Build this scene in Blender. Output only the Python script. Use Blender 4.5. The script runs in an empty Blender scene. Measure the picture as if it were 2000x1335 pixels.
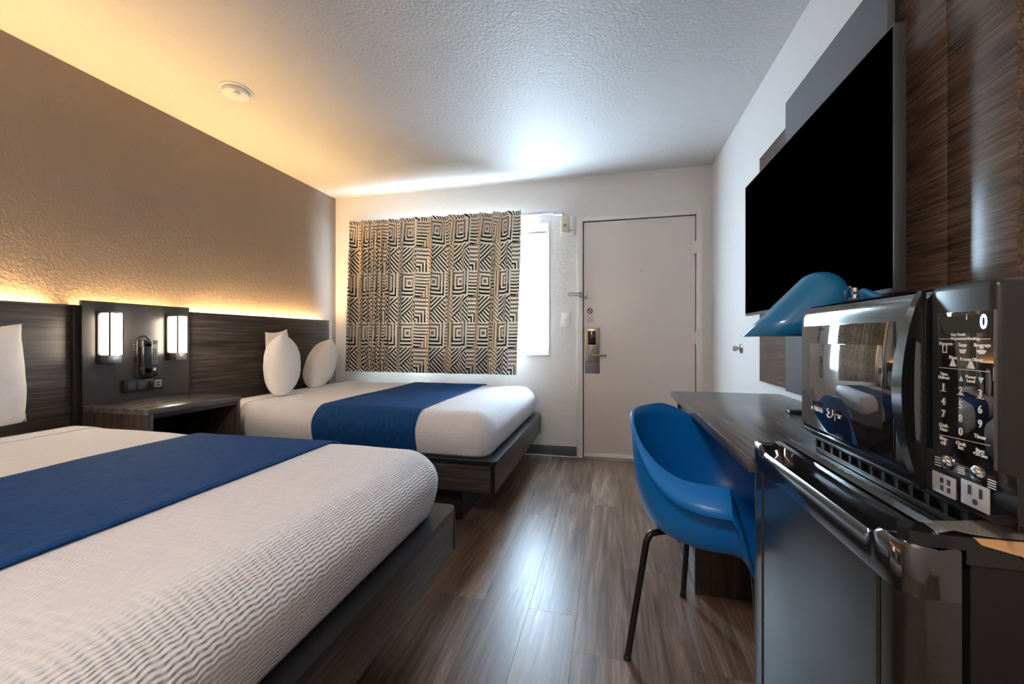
import bpy, bmesh, math, random
from mathutils import Vector, Matrix, noise
random.seed(7)
S = bpy.context.scene
C = S.collection
PI = math.pi

# ------------------------------------------------------------------ camera
FPX, HY, CZ = 800.0, 659.0, 1.033
TH = math.atan(191 / FPX)
cth, sth = math.cos(TH), math.sin(TH)
cam = bpy.data.objects.new('camera', bpy.data.cameras.new('camera'))
C.objects.link(cam)
cam.data.sensor_width = 36
cam.data.lens = 36 * FPX / 2000
cam.data.shift_y = -8.5 / 2000
cam.data.clip_start = 0.02
cam.location = (0, 0, CZ)
cam.rotation_euler = (PI / 2, 0, TH)
S.camera = cam

# ------------------------------------------------------------------ world, exposure
S.view_settings.view_transform = 'Standard'
S.view_settings.look = 'None'
S.view_settings.gamma = 1
S.view_settings.use_curve_mapping = False
S.view_settings.exposure = 2.1
w = bpy.data.worlds.new('world'); S.world = w; w.use_nodes = True
bg = w.node_tree.nodes['Background']
bg.inputs['Color'].default_value = (0.62, 0.82, 1.0, 1)
bg.inputs['Strength'].default_value = 15.0
# sampling guide for the daylight coming through the window opening
pl = bpy.data.lights.new('window_portal', 'AREA'); pl.shape = 'RECTANGLE'; pl.size = 1.80; pl.size_y = 1.16
pl.cycles.is_portal = True
plo = bpy.data.objects.new('window_portal', pl); C.objects.link(plo)
plo.location = (-1.41, 3.68, 1.4625); plo.rotation_euler = (-PI / 2, 0, 0)


# ------------------------------------------------------------------ pixel helpers
def ray(x, y):
    u = (x - 1000) / FPX; v = (y - HY) / FPX
    return Vector((u * cth - sth, u * sth + cth, -v))
def onx(x, y, X):
    r = ray(x, y); t = X / r.x; return Vector((0, 0, CZ)) + r * t
def ony(x, y, Y):
    r = ray(x, y); t = Y / r.y; return Vector((0, 0, CZ)) + r * t
def onz(x, y, Z):
    r = ray(x, y); t = (Z - CZ) / r.z; return Vector((0, 0, CZ)) + r * t


# ------------------------------------------------------------------ node helpers
class G:
    """tiny expression builder for shader math"""
    def __init__(self, nt, sock): self.nt, self.s = nt, sock
    def _m(self, op, *a):
        n = self.nt.nodes.new('ShaderNodeMath'); n.operation = op
        for i, v in enumerate(a):
            if isinstance(v, G): self.nt.links.new(v.s, n.inputs[i])
            else: n.inputs[i].default_value = v
        return G(self.nt, n.outputs[0])
    def __add__(s, o): return s._m('ADD', s, o)
    __radd__ = __add__
    def __sub__(s, o): return s._m('SUBTRACT', s, o)
    def __rsub__(s, o): return s._m('SUBTRACT', o, s)
    def __mul__(s, o): return s._m('MULTIPLY', s, o)
    __rmul__ = __mul__
    def __truediv__(s, o): return s._m('DIVIDE', s, o)
    def fr(s): return s._m('FRACT', s)
    def ab(s): return s._m('ABSOLUTE', s)
    def lt(s, o): return s._m('LESS_THAN', s, o)
    def gt(s, o): return s._m('GREATER_THAN', s, o)
    def mx(s, o): return s._m('MAXIMUM', s, o)
    def mn(s, o): return s._m('MINIMUM', s, o)
    def sin(s): return s._m('SINE', s)
def gmix(f, a, b):      # f=0 -> a, f=1 -> b
    return a * (1 - f) + b * f

def new_mat(name):
    m = bpy.data.materials.new(name); m.use_nodes = True
    nt = m.node_tree
    return m, nt, nt.nodes['Principled BSDF']
def pset(b, **k):
    names = dict(col='Base Color', rough='Roughness', metal='Metallic', spec='Specular IOR Level', coat='Coat Weight',
                 crough='Coat Roughness', sheen='Sheen Weight', trans='Transmission Weight', em='Emission Color', es='Emission Strength', sub='Subsurface Weight')
    for a, v in k.items():
        if a in ('col', 'em'): v = (*v, 1)
        b.inputs[names[a]].default_value = v
def simple(name, col, rough=0.5, **k):
    m, nt, b = new_mat(name); pset(b, col=col, rough=rough, **k); return m
def ncoord(nt, kind='Object'):
    n = nt.nodes.new('ShaderNodeTexCoord'); return n.outputs[kind]
def nmap(nt, src, scale=(1, 1, 1), loc=(0, 0, 0)):
    n = nt.nodes.new('ShaderNodeMapping'); nt.links.new(src, n.inputs[0])
    n.inputs['Scale'].default_value = scale; n.inputs['Location'].default_value = loc
    return n.outputs[0]
def nnoise(nt, vec, scale, detail=4, rough=0.55, dist=0):
    n = nt.nodes.new('ShaderNodeTexNoise'); nt.links.new(vec, n.inputs['Vector'])
    n.inputs['Scale'].default_value = scale; n.inputs['Detail'].default_value = detail
    n.inputs['Roughness'].default_value = rough; n.inputs['Distortion'].default_value = dist
    return n.outputs['Fac']
def nramp(nt, fac, stops):
    n = nt.nodes.new('ShaderNodeValToRGB'); nt.links.new(fac, n.inputs[0])
    e = n.color_ramp.elements
    while len(e) < len(stops): e.new(0.5)
    for i, (p, c) in enumerate(stops):
        e[i].position = p; e[i].color = (*c, 1)
    return n.outputs[0]
def nbump(nt, b, h, strength, dist):
    n = nt.nodes.new('ShaderNodeBump'); n.inputs['Strength'].default_value = strength
    n.inputs['Distance'].default_value = dist
    nt.links.new(h, n.inputs['Height']); nt.links.new(n.outputs[0], b.inputs['Normal'])

def paint(name, col, rough=0.6, bs=0.35, scale=90, dist=0.004, spec=0.4):
    m, nt, b = new_mat(name); pset(b, col=col, rough=rough, spec=spec)
    v = ncoord(nt)
    f = nnoise(nt, v, scale, 3, 0.6)
    nbump(nt, b, f, bs, dist)
    return m
def wood(name, dark, mid, light, axis='Y', rough=0.32, spec=0.5, fine=1.0):
    m, nt, b = new_mat(name); pset(b, rough=rough, spec=spec)
    sc = {'X': (0.9, 26, 26), 'Y': (26, 0.9, 26), 'Z': (26, 26, 0.9)}[axis]
    g = nt.nodes.new('ShaderNodeNewGeometry')
    v = nmap(nt, g.outputs['Position'], sc)
    f1 = nnoise(nt, v, 3.2 * fine, 6, 0.68, 0.15)
    v2 = nmap(nt, g.outputs['Position'], tuple(a * 0.22 for a in sc), (3, 7, 1))
    f2 = nnoise(nt, v2, 3.0, 2, 0.5)
    mixf = G(nt, f1) * 0.75 + G(nt, f2) * 0.25
    col = nramp(nt, mixf.s, [(0.36, dark), (0.5, mid), (0.64, light)])
    nt.links.new(col, b.inputs['Base Color'])
    nbump(nt, b, f1, 0.06, 0.001)
    return m

M = {}
M['white_wall'] = paint('white_wall_paint', (0.70, 0.67, 0.64), 0.55, 0.45, 60, 0.006)
M['taupe_wall'] = paint('taupe_wall_paint', (0.235, 0.185, 0.15), 0.5, 0.6, 65, 0.007, 0.45)
M['ceiling'] = paint('ceiling_texture_paint', (0.60, 0.565, 0.54), 0.5, 0.75, 62, 0.008, 0.4)
M['door_paint'] = paint('door_paint', (0.70, 0.62, 0.57), 0.35, 0.05, 40, 0.002)
M['trim_paint'] = simple('white_trim_paint', (0.74, 0.69, 0.66), 0.35)
M['vinyl_white'] = simple('white_vinyl', (0.80, 0.80, 0.80), 0.3)
M['baseboard'] = simple('grey_vinyl_cove', (0.085, 0.088, 0.09), 0.45)
M['subfloor'] = simple('dark_subfloor', (0.03, 0.025, 0.02), 0.9)
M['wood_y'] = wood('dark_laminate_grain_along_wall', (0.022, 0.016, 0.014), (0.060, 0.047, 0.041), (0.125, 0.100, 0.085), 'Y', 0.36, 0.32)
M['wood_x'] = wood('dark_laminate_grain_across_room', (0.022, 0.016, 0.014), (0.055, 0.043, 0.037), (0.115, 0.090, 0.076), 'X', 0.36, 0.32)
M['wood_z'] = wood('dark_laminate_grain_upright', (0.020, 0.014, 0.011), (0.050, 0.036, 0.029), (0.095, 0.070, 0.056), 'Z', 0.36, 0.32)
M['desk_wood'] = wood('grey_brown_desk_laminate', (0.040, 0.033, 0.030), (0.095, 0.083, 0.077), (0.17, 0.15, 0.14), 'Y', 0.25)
M['panel_wood'] = wood('brown_panel_laminate', (0.030, 0.019, 0.013), (0.095, 0.060, 0.042), (0.20, 0.134, 0.096), 'Y', 0.27, 0.5, 2.2)
M['panel_grey'] = simple('grey_painted_panel', (0.12, 0.12, 0.13), 0.4)
M['dark_panel'] = simple('charcoal_laminate', (0.045, 0.041, 0.040), 0.33)
M['black_edge'] = simple('black_edge_band', (0.012, 0.012, 0.014), 0.28)
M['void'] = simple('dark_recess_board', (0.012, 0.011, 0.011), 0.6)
M['black_metal'] = simple('black_powder_coated_metal', (0.012, 0.012, 0.013), 0.35, spec=0.5)
M['black_plastic'] = simple('black_satin_plastic', (0.015, 0.015, 0.016), 0.3)
M['black_gloss'] = simple('black_gloss_plastic', (0.010, 0.010, 0.011), 0.08, spec=0.6)
M['appliance_gloss'] = simple('glossy_black_appliance_plastic', (0.012, 0.012, 0.013), 0.10)
M['appliance_gloss'].node_tree.nodes['Principled BSDF'].inputs['IOR'].default_value = 2.1
M['screen'] = simple('black_screen', (0.0, 0.0, 0.0), 0.9, spec=0.0)
M['tv_bezel'] = simple('dark_grey_bezel', (0.06, 0.06, 0.065), 0.35)
M['brass'] = simple('aged_brass', (0.42, 0.33, 0.20), 0.28, metal=1)
M['bronze'] = simple('grey_bronze_trim', (0.10, 0.09, 0.08), 0.4)
M['nickel'] = simple('brushed_nickel', (0.48, 0.45, 0.42), 0.3, metal=1)
M['steel'] = simple('satin_steel', (0.40, 0.39, 0.42), 0.35, metal=1)
M['chrome'] = simple('chrome', (0.8, 0.8, 0.8), 0.1, metal=1)
M['white_plastic'] = simple('white_plastic', (0.75, 0.74, 0.72), 0.35)
M['beige_plastic'] = simple('beige_plastic', (0.62, 0.54, 0.38), 0.4)
M['white_print'] = simple('white_print', (0.82, 0.80, 0.76), 0.6)
M['blue_print'] = simple('pale_blue_print', (0.45, 0.75, 0.85), 0.6)
M['black_print'] = simple('black_print', (0.02, 0.02, 0.02), 0.6)
M['grey_print'] = simple('grey_print', (0.25, 0.24, 0.24), 0.6)
M['tan_plastic'] = simple('tan_plastic', (0.62, 0.36, 0.17), 0.35)
M['grey_outlet'] = simple('grey_outlet_plastic', (0.42, 0.42, 0.45), 0.4)
M['blue_lamp'] = simple('blue_enamel', (0.016, 0.19, 0.42), 0.22, coat=0.4)
M['blue_chair'] = simple('blue_moulded_plastic', (0.003, 0.19, 0.64), 0.34, spec=0.5)
M['led_warm'] = simple('warm_led_strip', (1, 0.8, 0.5), 0.5, em=(1.0, 0.66, 0.29), es=55)
M['sconce_glow'] = simple('lit_sconce_diffuser', (0.9, 0.85, 0.75), 0.5, em=(1.0, 0.85, 0.66), es=5.5)
M['lamp_glow'] = simple('lit_ceiling_diffuser', (0.9, 0.9, 0.85), 0.5, em=(1.0, 0.86, 0.76), es=28)
M['digit_glow'] = simple('lit_blue_white_digit', (0.5, 0.5, 1.0), 0.5, em=(0.50, 0.50, 1.0), es=2.5)


def glass_mat():
    m = bpy.data.materials.new('clear_window_glass'); m.use_nodes = True
    nt = m.node_tree; nt.nodes.clear()
    o = nt.nodes.new('ShaderNodeOutputMaterial'); t = nt.nodes.new('ShaderNodeBsdfTransparent')
    g = nt.nodes.new('ShaderNodeBsdfGlossy'); g.inputs['Roughness'].default_value = 0.02
    mx = nt.nodes.new('ShaderNodeMixShader'); mx.inputs[0].default_value = 0.07
    t.inputs[0].default_value = (0.96, 0.98, 1, 1)
    nt.links.new(t.outputs[0], mx.inputs[1]); nt.links.new(g.outputs[0], mx.inputs[2]); nt.links.new(mx.outputs[0], o.inputs[0])
    return m
M['glass'] = glass_mat()
def tape_mat():
    m = bpy.data.materials.new('clear_tape'); m.use_nodes = True
    nt = m.node_tree; nt.nodes.clear()
    o = nt.nodes.new('ShaderNodeOutputMaterial'); t = nt.nodes.new('ShaderNodeBsdfTransparent')
    g = nt.nodes.new('ShaderNodeBsdfPrincipled'); pset(g, col=(0.45, 0.40, 0.34), rough=0.15)
    mx = nt.nodes.new('ShaderNodeMixShader'); mx.inputs[0].default_value = 0.45
    nt.links.new(t.outputs[0], mx.inputs[1]); nt.links.new(g.outputs[0], mx.inputs[2]); nt.links.new(mx.outputs[0], o.inputs[0])
    return m
M['tape'] = tape_mat()

def plank_mat():
    m, nt, b = new_mat('vinyl_oak_plank'); pset(b, rough=0.33, spec=0.5)
    oi = nt.nodes.new('ShaderNodeObjectInfo')
    rnd = G(nt, oi.outputs['Random'])
    v = nmap(nt, ncoord(nt), (30, 1.3, 30))
    add = nt.nodes.new('ShaderNodeVectorMath'); add.operation = 'ADD'
    cb = nt.nodes.new('ShaderNodeCombineXYZ')
    nt.links.new((rnd * 91).s, cb.inputs[0]); nt.links.new((rnd * 37).s, cb.inputs[1]); nt.links.new((rnd * 53).s, cb.inputs[2])
    nt.links.new(v, add.inputs[0]); nt.links.new(cb.outputs[0], add.inputs[1])
    f1 = nnoise(nt, add.outputs[0], 2.2, 7, 0.68, 0.6)
    v2 = nmap(nt, add.outputs[0], (0.18, 0.5, 0.18))
    f2 = nnoise(nt, v2, 1.6, 3, 0.5, 1.2)
    f = G(nt, f1) * 0.6 + G(nt, f2) * 0.4 + (rnd - 0.5) * 0.10
    col = nramp(nt, f.s, [(0.33, (0.055, 0.031, 0.019)), (0.5, (0.160, 0.100, 0.069)), (0.66, (0.31, 0.22, 0.168))])
    nt.links.new(col, b.inputs['Base Color'])
    r = G(nt, f1) * 0.22 + 0.24
    nt.links.new(r.s, b.inputs['Roughness'])
    nbump(nt, b, f1, 0.25, 0.0012)
    return m
M['plank'] = plank_mat()

def coverlet_mat(name, ridged=True):
    m, nt, b = new_mat(name); pset(b, col=(0.80, 0.785, 0.80), rough=0.75, spec=0.25, sheen=0.15)
    uv = nt.nodes.new('ShaderNodeUVMap'); uv.uv_map = 'UVMap'
    if ridged:
        sp = nt.nodes.new('ShaderNodeSeparateXYZ'); nt.links.new(uv.outputs[0], sp.inputs[0])
        u, v = G(nt, sp.outputs[0]), G(nt, sp.outputs[1])
        n1 = G(nt, nnoise(nt, nmap(nt, uv.outputs[0], (1, 1, 1)), 26, 2, 0.5))
        n2 = G(nt, nnoise(nt, nmap(nt, uv.outputs[0], (1, 1, 1), (4, 4, 0)), 7, 1, 0.5))
        wob = (v * (2 * PI / 0.030) + n2 * 9).sin() * 0.75
        ph = u * (2 * PI / 0.0105) + wob + n1 * 5.5
        h = ph.sin() * 0.5 + 0.5
        h = h * ((v * (2 * PI / 0.017) + n1 * 5).sin() * 0.34 + 0.66)
        nbump(nt, b, h.s, 0.75, 0.0042)
    else:
        f = nnoise(nt, uv.outputs[0], 6, 3, 0.5)
        nbump(nt, b, f, 0.25, 0.02)
    return m
M['coverlet'] = coverlet_mat('white_ripple_weave')
M['sheet'] = coverlet_mat('plain_white_sheet', False)
def pillow_mat():
    m, nt, b = new_mat('white_pillowcase'); pset(b, col=(0.82, 0.79, 0.77), rough=0.8, spec=0.2, sheen=0.15)
    f = nnoise(nt, ncoord(nt), 9, 3, 0.5, 0.6); nbump(nt, b, f, 0.35, 0.02)
    return m
M['pillow'] = pillow_mat()
def runner_mat():
    m, nt, b = new_mat('blue_woven_runner'); pset(b, rough=0.75, spec=0.15)
    uv = nt.nodes.new('ShaderNodeUVMap'); uv.uv_map = 'UVMap'
    f = nnoise(nt, nmap(nt, uv.outputs[0], (160, 14, 1)), 1.0, 5, 0.7)
    f2 = nnoise(nt, nmap(nt, uv.outputs[0], (40, 500, 1)), 1.0, 2, 0.6)
    c = G(nt, f) * 0.6 + G(nt, f2) * 0.4
    col = nramp(nt, c.s, [(0.3, (0.002, 0.022, 0.085)), (0.52, (0.007, 0.060, 0.205)), (0.72, (0.025, 0.115, 0.32))])
    nt.links.new(col, b.inputs['Base Color']); nbump(nt, b, c.s, 0.35, 0.002)
    return m
M['runner'] = runner_mat()

def curtain_mat():
    m = bpy.data.materials.new('geometric_print_curtain'); m.use_nodes = True
    nt = m.node_tree; b = nt.nodes['Principled BSDF']; pset(b, rough=0.85, spec=0.15)
    uv = nt.nodes.new('ShaderNodeUVMap'); uv.uv_map = 'UVMap'
    sp = nt.nodes.new('ShaderNodeSeparateXYZ'); nt.links.new(uv.outputs[0], sp.inputs[0])
    u, v = G(nt, sp.outputs[0]), G(nt, sp.outputs[1])
    W, H, P = 0.40, 0.465, 0.029
    X = (u / W).fr() * W                     # inside one repeat, metres
    Y = (v / H).fr() * H
    left = X.lt(0.47 * W); top = Y.gt(0.5 * H)
    lx = X - (1 - left) * (0.47 * W)          # local coords in one quarter: 0..0.18, 0..0.23
    ly = Y - top * (0.5 * H)
    st = lambda d: (d / P).fr().lt(0.46)      # stripes
    # A: nested rectangles (upper left)
    dA = ((lx - 0.07).ab() * 1.0).mx((ly - 0.135).ab() * 0.85)
    # B: crossing diagonals (lower left)
    dg1 = (lx + ly) * 0.74; dg2 = (lx - ly) * 0.74 + 1
    selB = (ly - lx * 0.9).gt(0.045)
    dB = gmix(selB, dg1, dg2)
    # C: horizontals that turn into an upright chevron (upper right)
    selC = (lx - ly * 0.55).gt(0.05)
    dC = gmix(selC, ly, (lx + (ly * 0.0)))
    # D: nested L plus slanted stripes (lower right)
    selD = lx.gt(0.115)
    dD = gmix(selD, lx.mx(ly * 0.8), (ly + lx * 0.9) * 0.8)
    d = gmix(left, gmix(top, dD, dC), gmix(top, dB, dA))
    s = st(d)
    # colour of the stripe: navy black / mauve grey / ochre by place
    blackA = ly.lt(0.10); blackB = ly.gt(-1); blackC = (1 - selC) * ly.lt(0.12); blackD = (1 - selD) * ly.lt(0.07)
    isb = gmix(left, gmix(top, blackD, blackC), gmix(top, blackB, blackA))
    ochre = (1 - left) * gmix(top, selD, selC) * ((u * 3.1).sin().gt(-0.92))
    def rgb(c):
        n = nt.nodes.new('ShaderNodeRGB'); n.outputs[0].default_value = (*c, 1); return n.outputs[0]
    def mixc(f, a, bb):
        n = nt.nodes.new('ShaderNodeMix'); n.data_type = 'RGBA'
        nt.links.new(f.s, n.inputs[0]); nt.links.new(a, n.inputs[6]); nt.links.new(bb, n.inputs[7]); return n.outputs[2]
    stripe = mixc(isb, rgb((0.25, 0.205, 0.19)), rgb((0.008, 0.018, 0.028)))
    stripe = mixc(ochre, stripe, rgb((0.40, 0.235, 0.07)))
    col = mixc(s, rgb((0.84, 0.75, 0.63)), stripe)
    nt.links.new(col, b.inputs['Base Color'])
    tr = nt.nodes.new('ShaderNodeBsdfTranslucent'); nt.links.new(col, tr.inputs[0])
    mx = nt.nodes.new('ShaderNodeMixShader'); mx.inputs[0].default_value = 0.10
    out = nt.nodes['Material Output']
    nt.links.new(b.outputs[0], mx.inputs[1]); nt.links.new(tr.outputs[0], mx.inputs[2]); nt.links.new(mx.outputs[0], out.inputs[0])
    return m
M['curtain'] = curtain_mat()
def fridge_mat():
    m, nt, b = new_mat('black_fridge_enamel'); pset(b, col=(0.016, 0.015, 0.015), rough=0.20); b.inputs['IOR'].default_value = 1.75
    f = nnoise(nt, ncoord(nt), 260, 2, 0.5); nbump(nt, b, f, 0.12, 0.001)
    return m
M['fridge'] = fridge_mat()
def oven_glass():
    m, nt, b = new_mat('dark_oven_door_glass'); pset(b, col=(0.010, 0.010, 0.011), rough=0.03); b.inputs['IOR'].default_value = 2.3
    return m
M['oven_glass'] = oven_glass()


# ------------------------------------------------------------------ mesh helpers
def bx(bm, lo, hi, bev=0.0, seg=2):
    vs = bmesh.ops.create_cube(bm, size=1)['verts']
    lo, hi = Vector(lo), Vector(hi)
    for v in vs:
        v.co = Vector([(lo[i] + hi[i]) / 2 + v.co[i] * (hi[i] - lo[i]) for i in range(3)])
    if bev > 0:
        es = list({e for v in vs for e in v.link_edges})
        bmesh.ops.bevel(bm, geom=es, offset=bev, segments=seg, affect='EDGES', profile=0.5)
def basis(d):
    d = d.normalized(); a = Vector((0, 0, 1)) if abs(d.z) < 0.9 else Vector((1, 0, 0))
    x = a.cross(d).normalized(); return x, d.cross(x), d
def cyl(bm, p0, p1, r0, r1=None, n=20, cap=True):
    r1 = r0 if r1 is None else r1
    p0, p1 = Vector(p0), Vector(p1); x, y, d = basis(p1 - p0)
    A = [bm.verts.new(p0 + (x * math.cos(2 * PI * i / n) + y * math.sin(2 * PI * i / n)) * r0) for i in range(n)]
    B = [bm.verts.new(p1 + (x * math.cos(2 * PI * i / n) + y * math.sin(2 * PI * i / n)) * r1) for i in range(n)]
    for i in range(n): bm.faces.new((A[i], A[(i + 1) % n], B[(i + 1) % n], B[i]))
    if cap: bm.faces.new(A[::-1]); bm.faces.new(B)
def tube(bm, pts, r, n=10, rs=None):
    pts = [Vector(p) for p in pts]; rings = []
    px = None
    for i, p in enumerate(pts):
        d = (pts[min(i + 1, len(pts) - 1)] - pts[max(i - 1, 0)]).normalized()
        if px is None: x, y, _ = basis(d)
        else:
            x = (px - d * px.dot(d)).normalized(); y = d.cross(x)
        px = x; rr = rs[i] if rs else r
        rings.append([bm.verts.new(p + (x * math.cos(2 * PI * k / n) + y * math.sin(2 * PI * k / n)) * rr) for k in range(n)])
    for a, b in zip(rings, rings[1:]):
        for k in range(n): bm.faces.new((a[k], a[(k + 1) % n], b[(k + 1) % n], b[k]))
    bm.faces.new(rings[0][::-1]); bm.faces.new(rings[-1])
def smooth_path(pts, n=8):
    pts = [Vector(p) for p in pts]; out = []
    P = [pts[0]] + pts + [pts[-1]]
    for i in range(1, len(P) - 2):
        for k in range(n):
            t = k / n
            a, b, c, d = P[i - 1], P[i], P[i + 1], P[i + 2]
            out.append(0.5 * ((2 * b) + (-a + c) * t + (2 * a - 5 * b + 4 * c - d) * t * t + (-a + 3 * b - 3 * c + d) * t ** 3))
    out.append(pts[-1]); return out
def lathe(bm, c, axis, prof, n=32):
    """prof: list of (radius, height along axis)"""
    c = Vector(c); x, y, d = basis(Vector(axis)); rings = []
    for r, h in prof:
        if r < 1e-6: rings.append([bm.verts.new(c + d * h)])
        else: rings.append([bm.verts.new(c + d * h + (x * math.cos(2 * PI * i / n) + y * math.sin(2 * PI * i / n)) * r) for i in range(n)])
    for a, b in zip(rings, rings[1:]):
        for i in range(n):
            j = (i + 1) % n
            if len(a) == 1 and len(b) > 1: bm.faces.new((a[0], b[j], b[i]))
            elif len(b) == 1 and len(a) > 1: bm.faces.new((a[i], a[j], b[0]))
            elif len(a) > 1: bm.faces.new((a[i], a[j], b[j], b[i]))
def prism(bm, poly, off):
    """extrude closed 3-D polygon by vector"""
    off = Vector(off); A = [bm.verts.new(Vector(p)) for p in poly]; B = [bm.verts.new(Vector(p) + off) for p in poly]
    n = len(A); bm.faces.new(A[::-1]); bm.faces.new(B)
    for i in range(n): bm.faces.new((A[i], A[(i + 1) % n], B[(i + 1) % n], B[i]))

def obj(name, bm, mat, parent=None, smooth=35, kind=None, label=None):
    bmesh.ops.recalc_face_normals(bm, faces=bm.faces[:])
    me = bpy.data.meshes.new(name); bm.to_mesh(me); bm.free()
    return objm(name, me, mat, parent, smooth, kind, label)
def objm(name, me, mat, parent=None, smooth=35, kind=None, label=None):
    if mat is not None and not me.materials: me.materials.append(M[mat] if isinstance(mat, str) else mat)
    if smooth:
        for p in me.polygons: p.use_smooth = True
        if smooth < 180: me.set_sharp_from_angle(angle=math.radians(smooth))
    o = bpy.data.objects.new(name, me); C.objects.link(o)
    if parent is not None:
        o.parent = parent
        loc = parent.get('_b')
        base = Vector(BASE[parent.name]) if parent.name in BASE else Vector((0, 0, 0))
        o.matrix_parent_inverse = Matrix.Translation(-base)
    if kind: o['kind'] = kind
    if label: o['label'] = label
    return o
BASE = {}
def thing(name, label, cat, loc=(0, 0, 0), group=None, kind=None):
    o = bpy.data.objects.new(name, None); C.objects.link(o); o.location = loc; o.empty_display_size = 0.1
    BASE[o.name] = tuple(loc)
    if kind: o['kind'] = kind
    if label: o['label'] = label
    if cat: o['category'] = cat
    if group: o['group'] = group
    return o
def tag(o, label, cat, group=None):
    o['label'] = label; o['category'] = cat
    if group: o['group'] = group
    return o
def box(name, lo, hi, mat, parent=None, bev=0.0, kind=None, label=None, seg=2):
    bm = bmesh.new(); bx(bm, lo, hi, bev, seg); return obj(name, bm, mat, parent, kind=kind, label=label)

# flat print: text turned into a thin mesh standing on a surface
AX = {'right': (Vector((0, -1, 0)), Vector((0, 0, 1)), Vector((-1, 0, 0))),
      'back': (Vector((1, 0, 0)), Vector((0, 0, 1)), Vector((0, -1, 0))),
      'left': (Vector((0, 1, 0)), Vector((0, 0, 1)), Vector((1, 0, 0)))}
def text_into(bm, txt, centre, size, side, sx=1.0, bold=0.0):
    cu = bpy.data.curves.new('t', 'FONT'); cu.body = txt; cu.size = size; cu.align_x = 'CENTER'; cu.align_y = 'CENTER'
    cu.extrude = 0.0002; cu.offset = bold; cu.resolution_u = 3
    o = bpy.data.objects.new('t', cu); C.objects.link(o)
    dg = bpy.context.evaluated_depsgraph_get(); dg.update()
    me = bpy.data.meshes.new_from_object(o.evaluated_get(dg))
    ax, ay, az = AX[side]; c = Vector(centre)
    off = len(bm.verts)
    vs = [bm.verts.new(c + ax * v.co.x * sx + ay * v.co.y + az * v.co.z) for v in me.vertices]
    for p in me.polygons:
        try: bm.faces.new([vs[i] for i in p.vertices])
        except ValueError: pass
    bpy.data.objects.remove(o); bpy.data.curves.remove(cu); bpy.data.meshes.remove(me)

# ================================================================== THE ROOM
XL, XR, YB, YR, HC = -2.668, 0.803, 3.576, -1.6, 2.42
T = 0.12
def struct(o): o['kind'] = 'structure'; return o
floor = struct(box('floor', (XL - T, YR - T, -0.12), (XR + T, YB + T, -0.004), 'subfloor'))
# vinyl planks, one by one
PW, PLEN = 0.182, 1.22
def plank_mesh(wd, ln):
    bm = bmesh.new(); bx(bm, (0, 0, -0.004), (wd - 0.0003, ln - 0.0003, 0.0), 0.0004, 1)
    me = bpy.data.meshes.new('plank'); bmesh.ops.recalc_face_normals(bm, faces=bm.faces[:]); bm.to_mesh(me); bm.free()
    me.materials.append(M['plank']); return me
pm = {}
rp = random.Random(3)
x = XL
while x < XR - 0.002:
    wd = min(PW, XR - x)
    y = YR - rp.random() * PLEN * 0.9
    while y < YB:
        a, b2 = max(y, YR), min(y + PLEN, YB)
        if b2 - a > 0.02:
            k = (round(wd, 3), round(b2 - a, 3))
            if k not in pm: pm[k] = plank_mesh(wd, b2 - a)
            o = bpy.data.objects.new('plank', pm[k]); C.objects.link(o); o.parent = floor; o.location = (x, a, 0)
        y += PLEN
    x += PW

struct(box('ceiling', (XL - T, YR - T, HC), (XR + T, YB + T, HC + 0.1), 'ceiling'))
struct(box('wall_left', (XL - T, YR - T, 0), (XL, YB + T, HC), 'taupe_wall'))
struct(box('wall_right', (XR, YR - T, 0), (XR + T, YB + T, HC), 'white_wall'))
struct(box('wall_rear', (XL, YR - T, 0), (XR, YR, HC), 'white_wall'))
WX0, WX1, WZ0, WZ1 = -2.30, -0.522, 0.888, 2.04
DX0, DX1, DZ1 = -0.226, 0.680, 2.030      # door opening
bm = bmesh.new()
def wb(x0, x1, z0, z1): bx(bm, (x0, YB, z0), (x1, YB + T, z1))
wb(XL, WX0, 0, HC); wb(WX0, WX1, 0, WZ0); wb(WX0, WX1, WZ1, HC); wb(WX1, DX0, 0, HC); wb(DX0, DX1, DZ1, HC); wb(DX1, XR, 0, HC)
bmesh.ops.remove_doubles(bm, verts=bm.verts[:], dist=1e-5)
struct(obj('wall_back', bm, 'white_wall', smooth=0))
for nm, lo, hi in (('baseboard_back', (XL, YB - 0.008, 0), (-0.276, YB, 0.09)),
                   ('baseboard_right', (XR - 0.008, YR, 0), (XR, YB, 0.09)),
                   ('baseboard_left', (XL, YR, 0), (XL + 0.008, YB, 0.09))):
    struct(box(nm, lo, hi, 'baseboard', bev=0.002))
struct(box('trim_1', (XL + 0.01, YB - 0.014, 0), (-0.28, YB - 0.008, 0.006), 'trim_paint'))

# window
win = thing('window_1', None, None, ((WX0 + WX1) / 2, YB + 0.05, WZ0), kind='structure')
bm = bmesh.new(); f = 0.035
ya, yb = YB + 0.045, YB + 0.10
bx(bm, (WX0, ya, WZ0), (WX0 + f, yb, WZ1), 0.003); bx(bm, (WX1 - f * 0.5, ya, WZ0), (WX1, yb, WZ1), 0.003)
bx(bm, (WX0, ya, WZ1 - 0.045), (WX1, yb, WZ1), 0.003); bx(bm, (WX0, ya, WZ0), (WX1, yb, WZ0 + f), 0.003)
obj('window_frame', bm, 'vinyl_white', win)
xm = (WX0 + WX1) / 2
box('mullion', (xm - 0.025, ya + 0.01, WZ0 + f), (xm + 0.025, yb - 0.005, WZ1 - 0.045), 'vinyl_white', win, 0.003)
bm = bmesh.new()
bx(bm, (xm + 0.025, ya + 0.012, WZ1 - 0.075), (WX1 - f * 0.5, yb - 0.01, WZ1 - 0.05), 0.003)
obj('sash_rail', bm, 'steel', win)
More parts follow.
